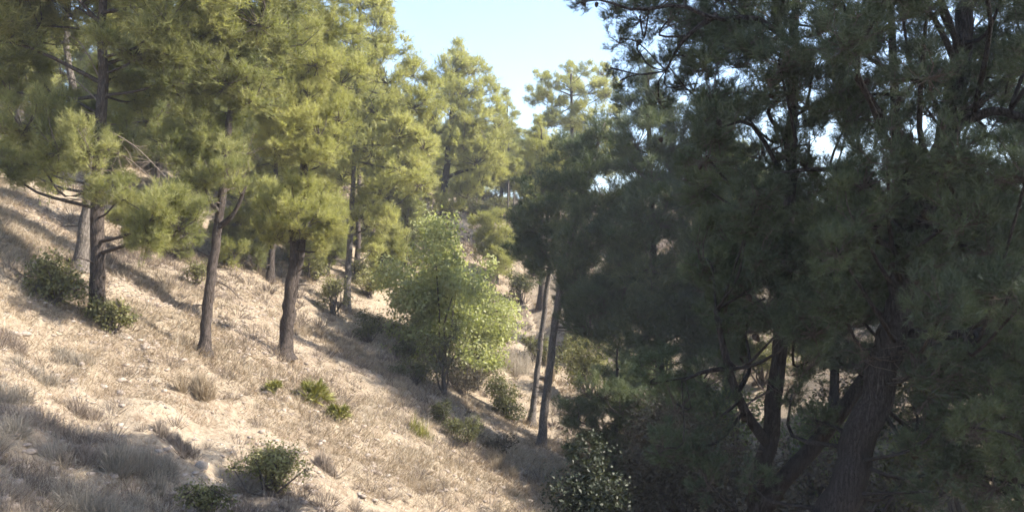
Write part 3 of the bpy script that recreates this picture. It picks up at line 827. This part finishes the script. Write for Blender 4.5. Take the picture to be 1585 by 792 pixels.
for k, (px, base_y, top, half, d) in enumerate(((75, 250, 40, 45, 33), (130, 262, 60, 45, 36), (190, 300, 20, 55, 33), (245, 300, 30, 55, 37), (345, 330, 30, 60, 36), (400, 350, 40, 55, 40),
                                                (450, 350, 60, 55, 42), (505, 350, 90, 50, 44), (560, 355, 120, 45, 46), (-20, 240, 20, 50, 31), (165, 280, 90, 40, 30), (300, 340, 110, 45, 40), (610, 330, 170, 35, 50), (655, 320, 190, 35, 52), (745, 300, 205, 36, 60), (815, 310, 225, 40, 58), (775, 305, 225, 36, 56), (715, 305, 215, 36, 58), (845, 330, 240, 40, 54))):
    pine('pine_tree', 'crest pine crowded behind ' + CREST[k], d, [(px, base_y), (px + 3, (base_y + top) / 2), (px + 5, top)], .15,
         auto_boughs(rng, px, top, base_y - 25, half, 27, 17, d, 2.0), mat='needle_green' if k % 3 else 'needle', tint=.5 + .1 * rng.normal(), seed=120 + k, group='pines crowded along the crest')


# ------------------------------------------------------------------ shrubs
def shrub(name, label, px, py, wpx, hpx, mat, leaf=.05, dens=420, tint=.5, seed=0, group=None, clumps=12, stem='twig', d=None, depth=.8, up=.3, needle=False, cat='shrub', lift=0.0, rr=(.16, .40), reach=(.15, 1.0), fan=99):
    rng = np.random.default_rng(3000 + seed)
    b = ground_point(px, py) if d is None else P(px, py, d)
    b[2] = float(height(b[0], b[1])) - .03
    s = b[1] / FPX
    W, H = wpx * s / 2, hpx * s
    root = thing(name, label, cat, b, group)
    g, gs = Geo(), Geo()
    c0 = np.array([0, 0, H * (.52 + lift)])
    for k in range(clumps):
        dd = rand_dirs(rng, 1)[0]
        c = c0 + dd * np.array([W, W * depth, H * (.45 - lift)]) * rng.uniform(*reach)
        r = (W * H) ** .5 * rng.uniform(*rr)
        n = int(1.0 * dens * 4 * math.pi * r * r)
        u = rand_dirs(rng, n)
        pos = c + u * (r * rng.uniform(.2, 1.1, n) ** .6 * np.where(rng.random(n) < .12, 1.45, 1.0))[:, None]
        keep = pos[:, 2] > .02
        pos, u = pos[keep], u[keep]
        t = np.clip(tint + rng.normal() * .12 + rng.normal(size=len(pos)) * .08, 0, 1)
        if needle:
            ax = unit(u + np.array([0, 0, up]) + rng.normal(size=u.shape) * .3)
            V, F, T = needles(rng, pos, ax, leaf * rng.uniform(.7, 1.3, len(pos)), t, 8, .05)
        else:
            nrm = unit(u * .7 + np.array([0, 0, up]) + rng.normal(size=u.shape) * .55)
            L = 1.2 * leaf * rng.uniform(.6, 1.3, len(pos))
            V, F, T = leaves(rng, pos, nrm, L, L * rng.uniform(.4, .65, len(pos)), t)
        g.add(V, F, T, 0)
        if k < fan:
            add_twigs(gs, rng, [np.array([rng.normal() * W * .12, rng.normal() * W * .12, 0])], [c], min(.04, max(.008, .02 * H)), .5, 0, 5)
        k2 = rng.choice(len(pos), min(len(pos), 26), replace=False)
        add_twigs(gs, rng, np.repeat(c[None], len(k2), 0), pos[k2] * 1.03, .004, .5, 0, sag=.15)
    link('foliage', g.mesh('foliage', [M[mat]]), root, kind='stuff')
    link('stems', gs.mesh('stems', [M[stem]]), root, kind='stuff')
    return root


def twiggy(name, label, px, py, wpx, hpx, mat, n=900, tint=.5, seed=0, group=None, width=.006, fan=1.0, cat='shrub', loc=None, mesh=None):
    """a dry cushion of thin stalks that fan out from the ground"""
    rng = np.random.default_rng(5000 + seed)
    b = ground_point(px, py) if loc is None else np.array(loc, float)
    b[2] = float(height(b[0], b[1])) - .02
    s = b[1] / FPX
    W, H = wpx * s / 2, hpx * s
    a = rng.uniform(0, 2 * math.pi, n); q = np.sqrt(rng.random(n))
    lobes = 9
    lc = np.concatenate([rng.normal(size=(lobes, 2)) * W * .34, np.zeros((lobes, 1))], 1)
    ls = rng.uniform(.5, 1.0, lobes)
    o = rng.integers(0, lobes, n)
    w1 = (W * .72 * ls[o]); h1 = H * ls[o] * rng.uniform(.55, 1.1, n)
    base = lc[o] + np.stack([np.cos(a) * q * w1 * .35, np.sin(a) * q * w1 * .35, np.zeros(n)], 1)
    b2 = a + rng.normal(size=n) * .5
    tip = lc[o] + np.stack([np.cos(b2) * q * w1 * fan, np.sin(b2) * q * w1 * fan, h1 * np.sqrt(np.maximum(.08, 1.05 - q ** 2))], 1)
    base[:, 2] = height(base[:, 0] + b[0], base[:, 1] + b[1]) - b[2] - .02
    tip[:, 2] += base[:, 2]
    dv = tip - base
    L = np.linalg.norm(dv, axis=1)
    t = np.clip(tint + rng.normal(size=n) * .16, 0, 1)
    V, F, T = blades(rng, base, unit(dv), L, np.full(n, width), t)
    g = Geo(); g.add(V, F, T, 0)
    m2 = n // 2                                                # side twigs
    k = rng.integers(0, n, m2)
    p = base[k] + dv[k] * rng.uniform(.4, .9, (m2, 1))
    V, F, T = blades(rng, p, unit(dv[k] / L[k, None] + rng.normal(size=(m2, 3)) * .6), L[k] * .3, np.full(m2, width * .7), t[k])
    g.add(V, F, T, 0)
    root = link(name, g.mesh(name, [M[mat]]))
    root.location = [float(v) for v in b]
    root['label'] = label; root['category'] = cat
    if group:
        root['group'] = group
    return root


def fan_palm(label, px, py, wpx, hpx, seed, fronds=22):
    rng = np.random.default_rng(6000 + seed)
    b = ground_point(px, py)
    b[2] -= .03
    s = b[1] / FPX
    W, H = wpx * s / 2, hpx * s
    root = thing('dwarf_fan_palm', label, 'palm', b, 'dwarf palms on the slope')
    for k in range(fronds):
        a = 2 * math.pi * k / fronds + rng.normal() * .3
        e = rng.uniform(.25, 1.4)
        dr = np.array([math.cos(a) * math.cos(e), math.sin(a) * math.cos(e), math.sin(e)])
        R = np.array([W, W, H])
        hub = dr * R * rng.uniform(.45, .7)
        g = Geo()
        g.add(*tube(curve([np.zeros(3), hub * [.5, .5, .7], hub], 4), [.008, .007, .006, .005], 4), .4, 0)
        m = 13
        sd = unit(np.cross(dr, [0, 0, 1.0])); upv = np.cross(sd, dr)
        th = np.linspace(-1.25, 1.25, m)
        dd = unit(dr[None] * np.cos(th)[:, None] + (sd * .8 + upv * .5 * rng.choice([-1, 1]))[None] * np.sin(th)[:, None])
        V, F, T = blades(rng, np.repeat(hub[None], m, 0), dd, np.full(m, np.linalg.norm(R) * .26) * rng.uniform(.8, 1.1, m), np.full(m, .016), np.clip(.5 + rng.normal() * .2 + rng.normal(size=m) * .1, 0, 1))
        g.add(V, F, T, 0)
        link('frond', g.mesh('frond', [M['palm']]), root)


# the pale broadleaf tree in the gully and the bushes under it
shrub('broadleaf_tree', 'large pale green leafy tree filling the gully below the rounded pine', 688, 572, 215, 246, 'broad', .10, 120, 1.0, 1, clumps=86, rr=(.09, .22), reach=(.15, 1.0), lift=-.13, fan=7, cat='tree', depth=.9)
shrub('broadleaf_shrub', 'pale leafy shrub leaning out at the right foot of the large leafy tree', 752, 566, 84, 150, 'broad', .085, 150, .95, 80, clumps=26, rr=(.12, .28), reach=(.2, 1.0), fan=5, lift=-.06)
shrub('low_shrub', 'grey-green low shrub under the left side of the large leafy tree', 640, 592, 74, 52, 'shrub', .05, 250, .45, 81)
shrub('low_shrub', 'brownish low shrub hiding the stems of the large leafy tree', 712, 612, 90, 48, 'brownleaf', .05, 250, .7, 82)
shrub('dry_bush', 'dark half-bare bush standing in front of the pale leafy tree', 688, 612, 62, 118, 'shrub', .045, 110, .3, 2, clumps=13, lift=.04, fan=5)
shrub('olive_shrub', 'olive shrub at the right foot of the pale leafy tree', 735, 590, 80, 75, 'shrub', .05, 330, .6, 3, d=D(735, 590) - .6)
shrub('olive_shrub', 'dusky shrub in shade at the left foot of the pale leafy tree', 572, 532, 48, 52, 'shrub', .05, 330, .3, 4)
shrub('olive_shrub', 'low dark shrub in shade between the pale leafy tree and the slope', 628, 562, 45, 38, 'shrub', .05, 330, .25, 5)
shrub('yellowish_shrub', 'upright yellow-green shrub right of the forked pine', 517, 490, 44, 62, 'shrub', .055, 300, .95, 6)
shrub('yellowish_shrub', 'rounded yellow-green shrub beside the pale trunk', 572, 462, 55, 56, 'shrub', .06, 280, .9, 7)
shrub('yellowish_shrub', 'grey-green shrub above the yellow-green one, left of the leafy tree', 600, 400, 50, 60, 'shrub', .06, 260, .7, 8)
shrub('yellowish_shrub', 'small olive shrub on the bank below the rounded pine', 745, 345, 50, 40, 'shrub', .10, 120, .65, 9)
shrub('yellowish_shrub', 'pale shrub on the bank left of the rounded pine trunk', 640, 355, 60, 45, 'shrub', .10, 120, .75, 10)
shrub('green_bush', 'round dark green bush on the slope left of the dark pine trunk', 82, 470, 104, 78, 'shrub', .055, 340, .68, 11, needle=False, clumps=20)
shrub('green_bush', 'round olive bush in front of the dark pine trunk foot', 172, 514, 76, 60, 'shrub', .05, 420, .7, 12, clumps=18)
shrub('green_bush', 'small leafy bush behind the leaning brown trunk', 300, 445, 40, 50, 'shrub', .05, 300, .7, 13)
shrub('low_shrub', 'green bush low on the pale slope, below the dwarf palms', 418, 768, 112, 92, 'shrub', .035, 520, .98, 14, clumps=20)
shrub('low_shrub', 'dark green bush at the bottom edge, right of the grey cushions', 322, 805, 96, 58, 'shrub', .035, 600, .65, 15, clumps=15)
shrub('low_shrub', 'grey-green shrub by the gully edge, right of the spiky grass', 716, 690, 66, 48, 'shrub', .04, 500, .5, 16)
shrub('low_shrub', 'dusky rounded shrub above the grey-green one at the gully edge', 684, 660, 44, 42, 'shrub', .04, 500, .3, 17)
shrub('low_shrub', 'leafy dark shrub left of the close pair of trunks', 783, 645, 75, 60, 'shrub', .06, 330, .4, 18)
shrub('low_shrub', 'brownish shrub at the foot of the close pair of trunks', 770, 700, 60, 40, 'brownleaf', .05, 300, .7, 19)
shrub('glossy_bush', 'glinting leafy bush at the bottom, where pale slope meets the dark trees', 915, 870, 130, 165, 'darkleaf', .06, 330, .35, 21, clumps=20)
shrub('glossy_bush', 'brownish leafy bush in front of the crossing stems', 1045, 850, 190, 270, 'brownleaf', .06, 230, .4, 22, clumps=24)
shrub('glossy_bush', 'yellow-green sunlit bush seen past the pair of trunks', 910, 612, 80, 90, 'shrub', .08, 200, .95, 23)
for k, (px, py, w, h, mt, tt, lab) in enumerate((
        (1115, 745, 150, 170, 'broad', .3, 'pale leafy bush seen behind the crossing stems'),
        (1255, 765, 140, 150, 'broad', .28, 'leafy bush seen between the two leaning dark trunks'),
        (1390, 800, 120, 150, 'shrub', .6, 'dry yellowish bush right of the thick leaning trunk'),
        (1500, 835, 140, 190, 'brownleaf', .6, 'brownish bush beside the young dim pine'),
        (1180, 860, 170, 190, 'brownleaf', .45, 'brown leafy bush at the foot of the crossing stems'),
        (1080, 690, 130, 120, 'darkleaf', .4, 'dark bush under the spire-topped pine'),
        (1330, 830, 150, 160, 'brownleaf', .5, 'brown bush behind the thick leaning trunk foot'),
        (1455, 765, 150, 180, 'darkleaf', .5, 'dark leafy bush right of the thick leaning trunk'),
        (1570, 765, 150, 200, 'brownleaf', .45, 'brownish bush at the right edge behind the young pine'),
        (1340, 675, 140, 120, 'darkleaf', .6, 'dark bush far behind the two leaning trunks'),
        (1015, 700, 120, 130, 'darkleaf', .35, 'dark bush just right of the dense dark one'),
        (985, 625, 100, 100, 'broad', .45, 'sun-flecked leafy bush above the dense dark bush'),
        (1180, 600, 120, 100, 'shrub', .7, 'sunlit bush far behind the crossing stems'),
        (1455, 650, 150, 120, 'shrub', .45, 'olive bush far behind the thick leaning trunk'),
        (1550, 640, 150, 130, 'darkleaf', .6, 'dark bush at the right edge above the young pine'),
        )):
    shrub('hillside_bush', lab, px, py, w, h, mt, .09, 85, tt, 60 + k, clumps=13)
for k, (px, py, w, h, tt, lab) in enumerate((
        (392, 398, 46, 44, .7, 'yellowish bush behind the leaning brown trunk, by the pale crooked one'),
        (452, 408, 44, 38, .75, 'small bush behind the fork of the forked pine'),
        (488, 436, 48, 40, .85, 'yellowish bush just right of the forked stems'),
        (604, 446, 46, 44, .8, 'yellow-green bush touching the left side of the large leafy tree'),
        (632, 402, 46, 50, .7, 'bush above left of the large leafy tree'),
        (565, 388, 56, 48, .75, 'bush behind the thin pale pine trunks'),
        (522, 398, 44, 40, .65, 'bush left of the thin pale pine trunks, up the slope'),
        (344, 368, 52, 40, .5, 'bush high on the slope behind the leaning brown trunk'),
        (268, 372, 44, 34, .5, 'bush high on the slope right of the slender pine'),
        (690, 345, 50, 40, .7, 'bush at the foot of the rounded pine'),
        (722, 330, 50, 36, .6, 'bush on the bare bank right of the rounded pine trunk'),
        (765, 338, 40, 40, .55, 'bush at the foot of the two pale saplings'),
        (742, 312, 36, 26, .7, 'small bush on the skyline of the bank right of the rounded pine'),
        (805, 375, 44, 50, .5, 'bush between the pale saplings and the dark crowns'),
        (858, 575, 50, 60, .6, 'dry bush seen between and behind the pair of trunks'),
        (826, 560, 46, 44, .75, 'pale dry bush just left behind the pair of trunks'),
        (892, 560, 60, 60, .5, 'dusky bush just right behind the pair of trunks'),
        (776, 400, 44, 50, .5, 'dusky bush right of the large leafy tree top'),
        (805, 470, 50, 60, .45, 'dusky bush between the large leafy tree and the trunk pair'))):
    shrub('slope_bush', lab, px, py, w, h, 'shrub', .08, 150, tt, 90 + k, clumps=11)

for k in range(34):
    px, py = rng.uniform(10, 680), rng.uniform(215, 440)
    q = ground_point(px, py)
    if q[1] > 60 or q[1] < 19 or (px < 260 and py > 330):
        continue
    w = rng.uniform(.5, 1.5) * FPX / q[1]
    shrub('slope_bush', 'one of the small dry bushes scattered up the slope behind the pines', px, py, w, w * rng.uniform(.55, .8), 'shrub' if k % 3 else 'brownleaf', .09, 110, rng.uniform(.3, .8), 140 + k, clumps=9, group='small bushes up the slope')

fan_palm('small dwarf palm, left of the two bright green clumps', 424, 612, 46, 32, 1, 22)
fan_palm('larger bright green dwarf palm clump in the middle of the pale slope', 484, 624, 80, 46, 2, 50)
fan_palm('bright dwarf palm clump just below and right of the larger one', 523, 650, 58, 34, 3, 38)

twiggy('spiky_grass', 'spiky green grass tussock with tall straw stalks at the gully edge', 650, 674, 52, 40, 'palm', 320, .45, 1, cat='grass', width=.010)
twiggy('straw_stalks', 'few tall straw stalks standing in the spiky green grass', 664, 672, 34, 58, 'straw', 22, .9, 2, cat='grass', width=.009)
twiggy('grey_cushion', 'blue-grey bare twiggy shrub, tallest on the lower slope', 196, 745, 104, 92, 'grey_twig', 1700, .45, 3, width=.0045)
twiggy('grey_cushion', 'greenish grey twiggy cushion at the bottom, left of the dark bush', 160, 815, 190, 84, 'grey_twig', 2000, .5, 4, width=.0045)
twiggy('grey_cushion', 'brown-grey cushion in the shallow hollow up the lower slope', 85, 665, 130, 48, 'dead', 1100, .8, 5, width=.005)
twiggy('grey_cushion', 'grey cushion at the left edge of the slope', 20, 700, 130, 58, 'grey_twig', 1300, .5, 6, width=.005)
twiggy('grey_cushion', 'dry brown cushion at the lower left corner', 30, 810, 150, 70, 'dead', 1300, .8, 7, width=.004)
for k, (px, py, w, h) in enumerate(((60, 590, 90, 34), (130, 640, 80, 36), (15, 620, 90, 40), (110, 715, 100, 44), (250, 740, 80, 40), (60, 760, 110, 50), (230, 800, 100, 46), (290, 700, 60, 26), (110, 560, 70, 26), (20, 540, 80, 30))):
    twiggy('dry_cushion', 'one of the low grey-brown dry cushions crowding the lower left slope', px, py, w, h, 'dead' if k % 2 else 'grey_twig', 620, .4 + .06 * (k % 4), 30 + k, group='low dry cushions', width=.0055)
twiggy('straw_tussock', 'tall straw-coloured tussock below the leaning brown trunk', 312, 620, 62, 52, 'straw', 1500, .55, 8, cat='grass')
twiggy('straw_tussock', 'pale straw tussock at the edge of the gully shadow', 770, 720, 70, 36, 'straw', 1200, .6, 9, cat='grass')
twiggy('brown_tussock', 'rust-brown round tussock on the pale slope right of the green bush', 502, 725, 44, 36, 'dead', 900, .85, 10, cat='grass')
twiggy('brown_tussock', 'small rust-brown tussock right of the blue-grey shrub', 250, 672, 44, 30, 'dead', 800, .75, 11, cat='grass')
twiggy('straw_tussock', 'pale tussock on the bank beyond the pair of trunks', 800, 570, 70, 40, 'grey_twig', 900, .9, 12, cat='grass', width=.010)
twiggy('straw_tussock', 'golden tussock standing between the pair of trunks', 850, 590, 24, 60, 'straw', 500, .5, 13, cat='grass', width=.010)

# ------------------------------------------------------------------ grass, stones, gravel
rng = np.random.default_rng(99)


def visible_patch(n, box):
    x = rng.uniform(box[0], box[2], n); y = rng.uniform(box[1], box[3], n)
    keep = np.abs(x / y) < .75
    return x[keep], y[keep]


g = Geo()
for box, n, blades_n, lo, hi, w in (((-10, 6, 4, 14), 26000, 11, .06, .22, .0035), ((-16, 14, 3, 24), 30000, 10, .07, .26, .006), ((-22, 24, 20, 44), 20000, 8, .10, .36, .012), ((2, 8, 22, 24), 9000, 6, .08, .3, .008)):
    x, y = visible_patch(n, box)
    dn = vnoise(x * .5, y * .5, 11) + .6 * vnoise(x * 1.7, y * 1.7, 12)
    keep = rng.random(len(x)) < np.clip(.36 + .9 * dn, .04, 1)
    x, y, dn = x[keep], y[keep], dn[keep]
    p = np.stack([x, y, height(x, y) - .01], 1)
    own = np.repeat(np.arange(len(p)), blades_n)
    N = len(own)
    pos = p[own] + np.concatenate([rng.normal(size=(N, 2)) * .05, np.zeros((N, 1))], 1)
    pos[:, 2] = height(pos[:, 0], pos[:, 1]) - .01
    dr = unit(np.stack([rng.normal(size=N) * .6 + .35, rng.normal(size=N) * .6, rng.uniform(.35, 1.1, N)], 1))
    L = (lo + (hi - lo) * rng.random(N) ** 1.8) * np.repeat(rng.uniform(.6, 1.2, len(p)), blades_n)
    tt = np.clip(.55 + .22 * np.repeat(vnoise(x * .4, y * .4, 13), blades_n) + .18 * np.repeat(rng.normal(size=len(p)), blades_n) + .1 * rng.normal(size=N), 0, 1)
    side = unit(np.cross(dr, rand_dirs(rng, N)))
    V = np.stack([pos + side * w, pos - side * w, pos + dr * L[:, None]], 1).reshape(-1, 3)
    g.add(V, np.arange(len(V)).reshape(-1, 3), np.repeat(tt, 3), 0)
cp = []
for b_, r_ in BASES:
    if b_[1] < 32:
        m_ = 420
        an_ = rng.uniform(0, 6.283, m_); q_ = r_ * (.9 + 2.8 * rng.random(m_) ** 1.6)
        cp.append(np.stack([b_[0] + np.cos(an_) * q_, b_[1] + np.sin(an_) * q_, np.zeros(m_)], 1))
pos = np.concatenate(cp); N = len(pos)
pos[:, 2] = height(pos[:, 0], pos[:, 1]) - .01
dr = unit(np.stack([rng.normal(size=N) * .6, rng.normal(size=N) * .6, rng.uniform(.4, 1.1, N)], 1))
side = unit(np.cross(dr, rand_dirs(rng, N))) * .006
V = np.stack([pos + side, pos - side, pos + dr * rng.uniform(.05, .3, (N, 1))], 1).reshape(-1, 3)
g.add(V, np.arange(len(V)).reshape(-1, 3), np.repeat(np.clip(.45 + .2 * rng.normal(size=N), 0, 1), 3), 0)
link('dry_grass', g.mesh('dry_grass', [M['straw']]), kind='stuff', label='thin dry straw grass over the whole hillside', category='grass')


g = Geo()
for box, n, nb, w in (((-10, 6, 4, 14), 1500, 42, .0035), ((-9, 6, -2, 11), 700, 60, .004), ((-16, 14, 3, 24), 2200, 26, .007), ((-24, 24, 22, 46), 3600, 24, .016), ((-14, 40, 10, 64), 2200, 18, .028)):
    x, y = visible_patch(n, box)
    keep = rng.random(len(x)) < np.clip(.5 + .8 * vnoise(x * .45, y * .45, 21), .1, 1)
    x, y = x[keep], y[keep]
    R_ = (.06 + .22 * rng.random(len(x)) ** 2) * (1 + .03 * np.maximum(y - 10, 0))
    own = np.repeat(np.arange(len(x)), nb)
    N = len(own)
    a = rng.uniform(0, 6.283, N); q = np.sqrt(rng.random(N))
    bx, by = x[own] + np.cos(a) * q * R_[own] * .5, y[own] + np.sin(a) * q * R_[own] * .5
    base = np.stack([bx, by, height(bx, by) - .01], 1)
    dr = unit(np.stack([np.cos(a) * q, np.sin(a) * q, 1.15 - q * .7], 1) + rng.normal(size=(N, 3)) * .15)
    L = R_[own] * rng.uniform(.7, 1.5, N)
    tt = np.clip(np.repeat(rng.uniform(-.1, .8, len(x)), nb) + rng.normal(size=N) * .12, 0, 1)
    side = unit(np.cross(dr, rand_dirs(rng, N))) * w
    V = np.stack([base + side, base - side, base + dr * L[:, None]], 1).reshape(-1, 3)
    g.add(V, np.arange(len(V)).reshape(-1, 3), np.repeat(tt, 3), 0)
link('low_dry_undergrowth', g.mesh('low_dry_undergrowth', [M['dead']]), kind='stuff', label='low brown dry undergrowth dotted over the hillside', category='undergrowth')


g = Geo()
for b_, r_ in BASES:
    if b_[1] > 30 or abs(b_[0] / b_[1]) > .75:
        continue
    m_ = 1500
    an_ = rng.uniform(0, 6.283, m_); q_ = r_ + 2.6 * rng.random(m_) ** .8
    x, y = b_[0] + np.cos(an_) * q_ - .4, b_[1] + np.sin(an_) * q_
    pos = np.stack([x, y, height(x, y) + .012], 1)
    dr = unit(np.stack([rng.normal(size=m_), rng.normal(size=m_), rng.normal(size=m_) * .25 - .1], 1))
    side = unit(np.cross(dr, rand_dirs(rng, m_))) * .007
    V = np.stack([pos + side, pos - side, pos + dr * rng.uniform(.08, .18, (m_, 1))], 1).reshape(-1, 3)
    g.add(V, np.arange(len(V)).reshape(-1, 3), np.repeat(np.clip(.15 + .2 * rng.normal(size=m_), 0, 1), 3), 0)
link('pine_needle_litter', g.mesh('pine_needle_litter', [M['dead']]), kind='stuff', label='brown fallen pine needles strewn round the trunks', category='litter')


def rock_mesh(seed, sub=1):
    r = np.random.default_rng(seed)
    t = (1 + 5 ** .5) / 2
    V = unit(np.array([(-1, t, 0), (1, t, 0), (-1, -t, 0), (1, -t, 0), (0, -1, t), (0, 1, t), (0, -1, -t), (0, 1, -t), (t, 0, -1), (t, 0, 1), (-t, 0, -1), (-t, 0, 1)], float))
    F = np.array([(0, 11, 5), (0, 5, 1), (0, 1, 7), (0, 7, 10), (0, 10, 11), (1, 5, 9), (5, 11, 4), (11, 10, 2), (10, 7, 6), (7, 1, 8), (3, 9, 4), (3, 4, 2), (3, 2, 6), (3, 6, 8), (3, 8, 9), (4, 9, 5), (2, 4, 11), (6, 2, 10), (8, 6, 7), (9, 8, 1)])
    V = V * r.uniform(.65, 1.2, (12, 1)) * r.uniform([.8, .6, .35], [1.2, 1.0, .6])
    return V, F


g = Geo()
for box, n, lo, hi in (((-10, 6, 4, 14), 22000, .010, .08), ((-14, 13, 3, 24), 14000, .018, .10)):
    x, y = visible_patch(n, box)
    keep = rng.random(len(x)) < np.clip(.35 - .6 * vnoise(x * .6, y * .6, 11) + .3 * vnoise(x * 2, y * 2, 14), .06, 1)
    x, y = x[keep], y[keep]
    z = height(x, y)
    for q in range(8):
        V0, F0 = rock_mesh(500 + q)
        k = np.arange(q, len(x), 8)
        s = lo + (hi - lo) * rng.random(len(k)) ** 2.2
        an = rng.uniform(0, 6.28, len(k))
        ca, sa = np.cos(an)[:, None], np.sin(an)[:, None]
        V = np.stack([(V0[:, 0] * ca - V0[:, 1] * sa) * s[:, None] + x[k][:, None], (V0[:, 0] * sa + V0[:, 1] * ca) * s[:, None] + y[k][:, None], V0[:, 2] * s[:, None] + z[k][:, None] - s[:, None] * .05], -1)
        F = F0[None] + (np.arange(len(k)) * 12)[:, None, None]
        g.add(V.reshape(-1, 3), F.reshape(-1, 3), .5, 0)
link('scree_gravel', g.mesh('scree_gravel', [M['stone']]), kind='stuff', label='loose pale scree of small stones on the slope', category='gravel')

rocks = [make_mesh('stone', *rock_mesh(700 + q), [M['stone']]) for q in range(6)]
named = [(311, 735, .11, 'pale upright stone right of the blue-grey shrub'), (188, 592, .10, 'dark stone on the scree above the blue-grey shrub'), (125, 575, .10, 'flat pale stone high on the scree left of the straw tussock'),
         (495, 690, .09, 'pale stone between the dwarf palms and the rust-brown tussock'), (590, 545, .10, 'stone at the edge of the gully shadow')]
for k, (px, py, s, lab) in enumerate(named):
    o = link('stone', rocks[k], label=lab, category='stone', group='stones on the slope')
    b = ground_point(px, py)
    o.location = (float(b[0]), float(b[1]), float(b[2]) + s * .2)
    o.scale = (s * .9, s * .8, s * (2.0 if k == 0 else 1.1)); o.rotation_euler = (0, 0, k * 1.3)
for k in range(46):
    px, py = rng.uniform(20, 720), rng.uniform(480, 790)
    if py < 480 + max(0, px - 300) * .45:
        continue
    b = ground_point(px, py)
    s = rng.uniform(.05, .10)
    o = link('stone', rocks[k % 6], label='small weathered stone lying loose among the dry grass of the slope', category='stone', group='loose stones')
    o.location = (float(b[0]), float(b[1]), float(b[2]) + s * .1)
    o.scale = (s, s * rng.uniform(.7, 1), s); o.rotation_euler = (rng.normal() * .2, rng.normal() * .2, rng.uniform(0, 6))

# a fallen branch behind the leaning brown trunk
b0, b1 = ground_point(336, 440), ground_point(372, 468)
gf = Geo()
sp = curve([b0 + [0, 0, .10], (b0 + b1) / 2 + [0, 0, .16], b1 + [0, 0, .05]], 8)
gf.add(*tube(sp, np.linspace(.035, .012, 8), 6), .3, 0)
for t in range(6):
    add_twigs(gf, rng, [sp[t + 1]], [sp[t + 1] + unit(rng.normal(size=3) + [.5, 0, .4]) * .35], .008, .3, 0)
link('fallen_branch', gf.mesh('fallen_branch', [M['dead']]), label='dead fallen branch lying behind the leaning brown trunk', category='branch')

# thin volume added to lift the dark tones, standing in for lens glare
m_, nt, b_, out_ = new_mat('glare_veil_volume')
nt.nodes.remove(b_)
pv = node(nt, 'ShaderNodeVolumePrincipled')
pv.inputs['Color'].default_value = (.86, .90, 1.0, 1)
pv.inputs['Density'].default_value = .0012
pv.inputs['Anisotropy'].default_value = .2
nt.links.new(pv.outputs[0], out_.inputs['Volume'])
hx = np.array([(x, y, z) for z in (-14, 24) for y in (-202, 622) for x in (-422, 422)], float)
hf = np.array([(0, 2, 3, 1), (4, 5, 7, 6), (0, 1, 5, 4), (2, 6, 7, 3), (0, 4, 6, 2), (1, 3, 7, 5)])
link('glare_veil', make_mesh('glare_veil', hx, hf, [m_]), kind='stuff', label='thin bluish veil added to lift the dark tones like lens glare', category='glare_veil')
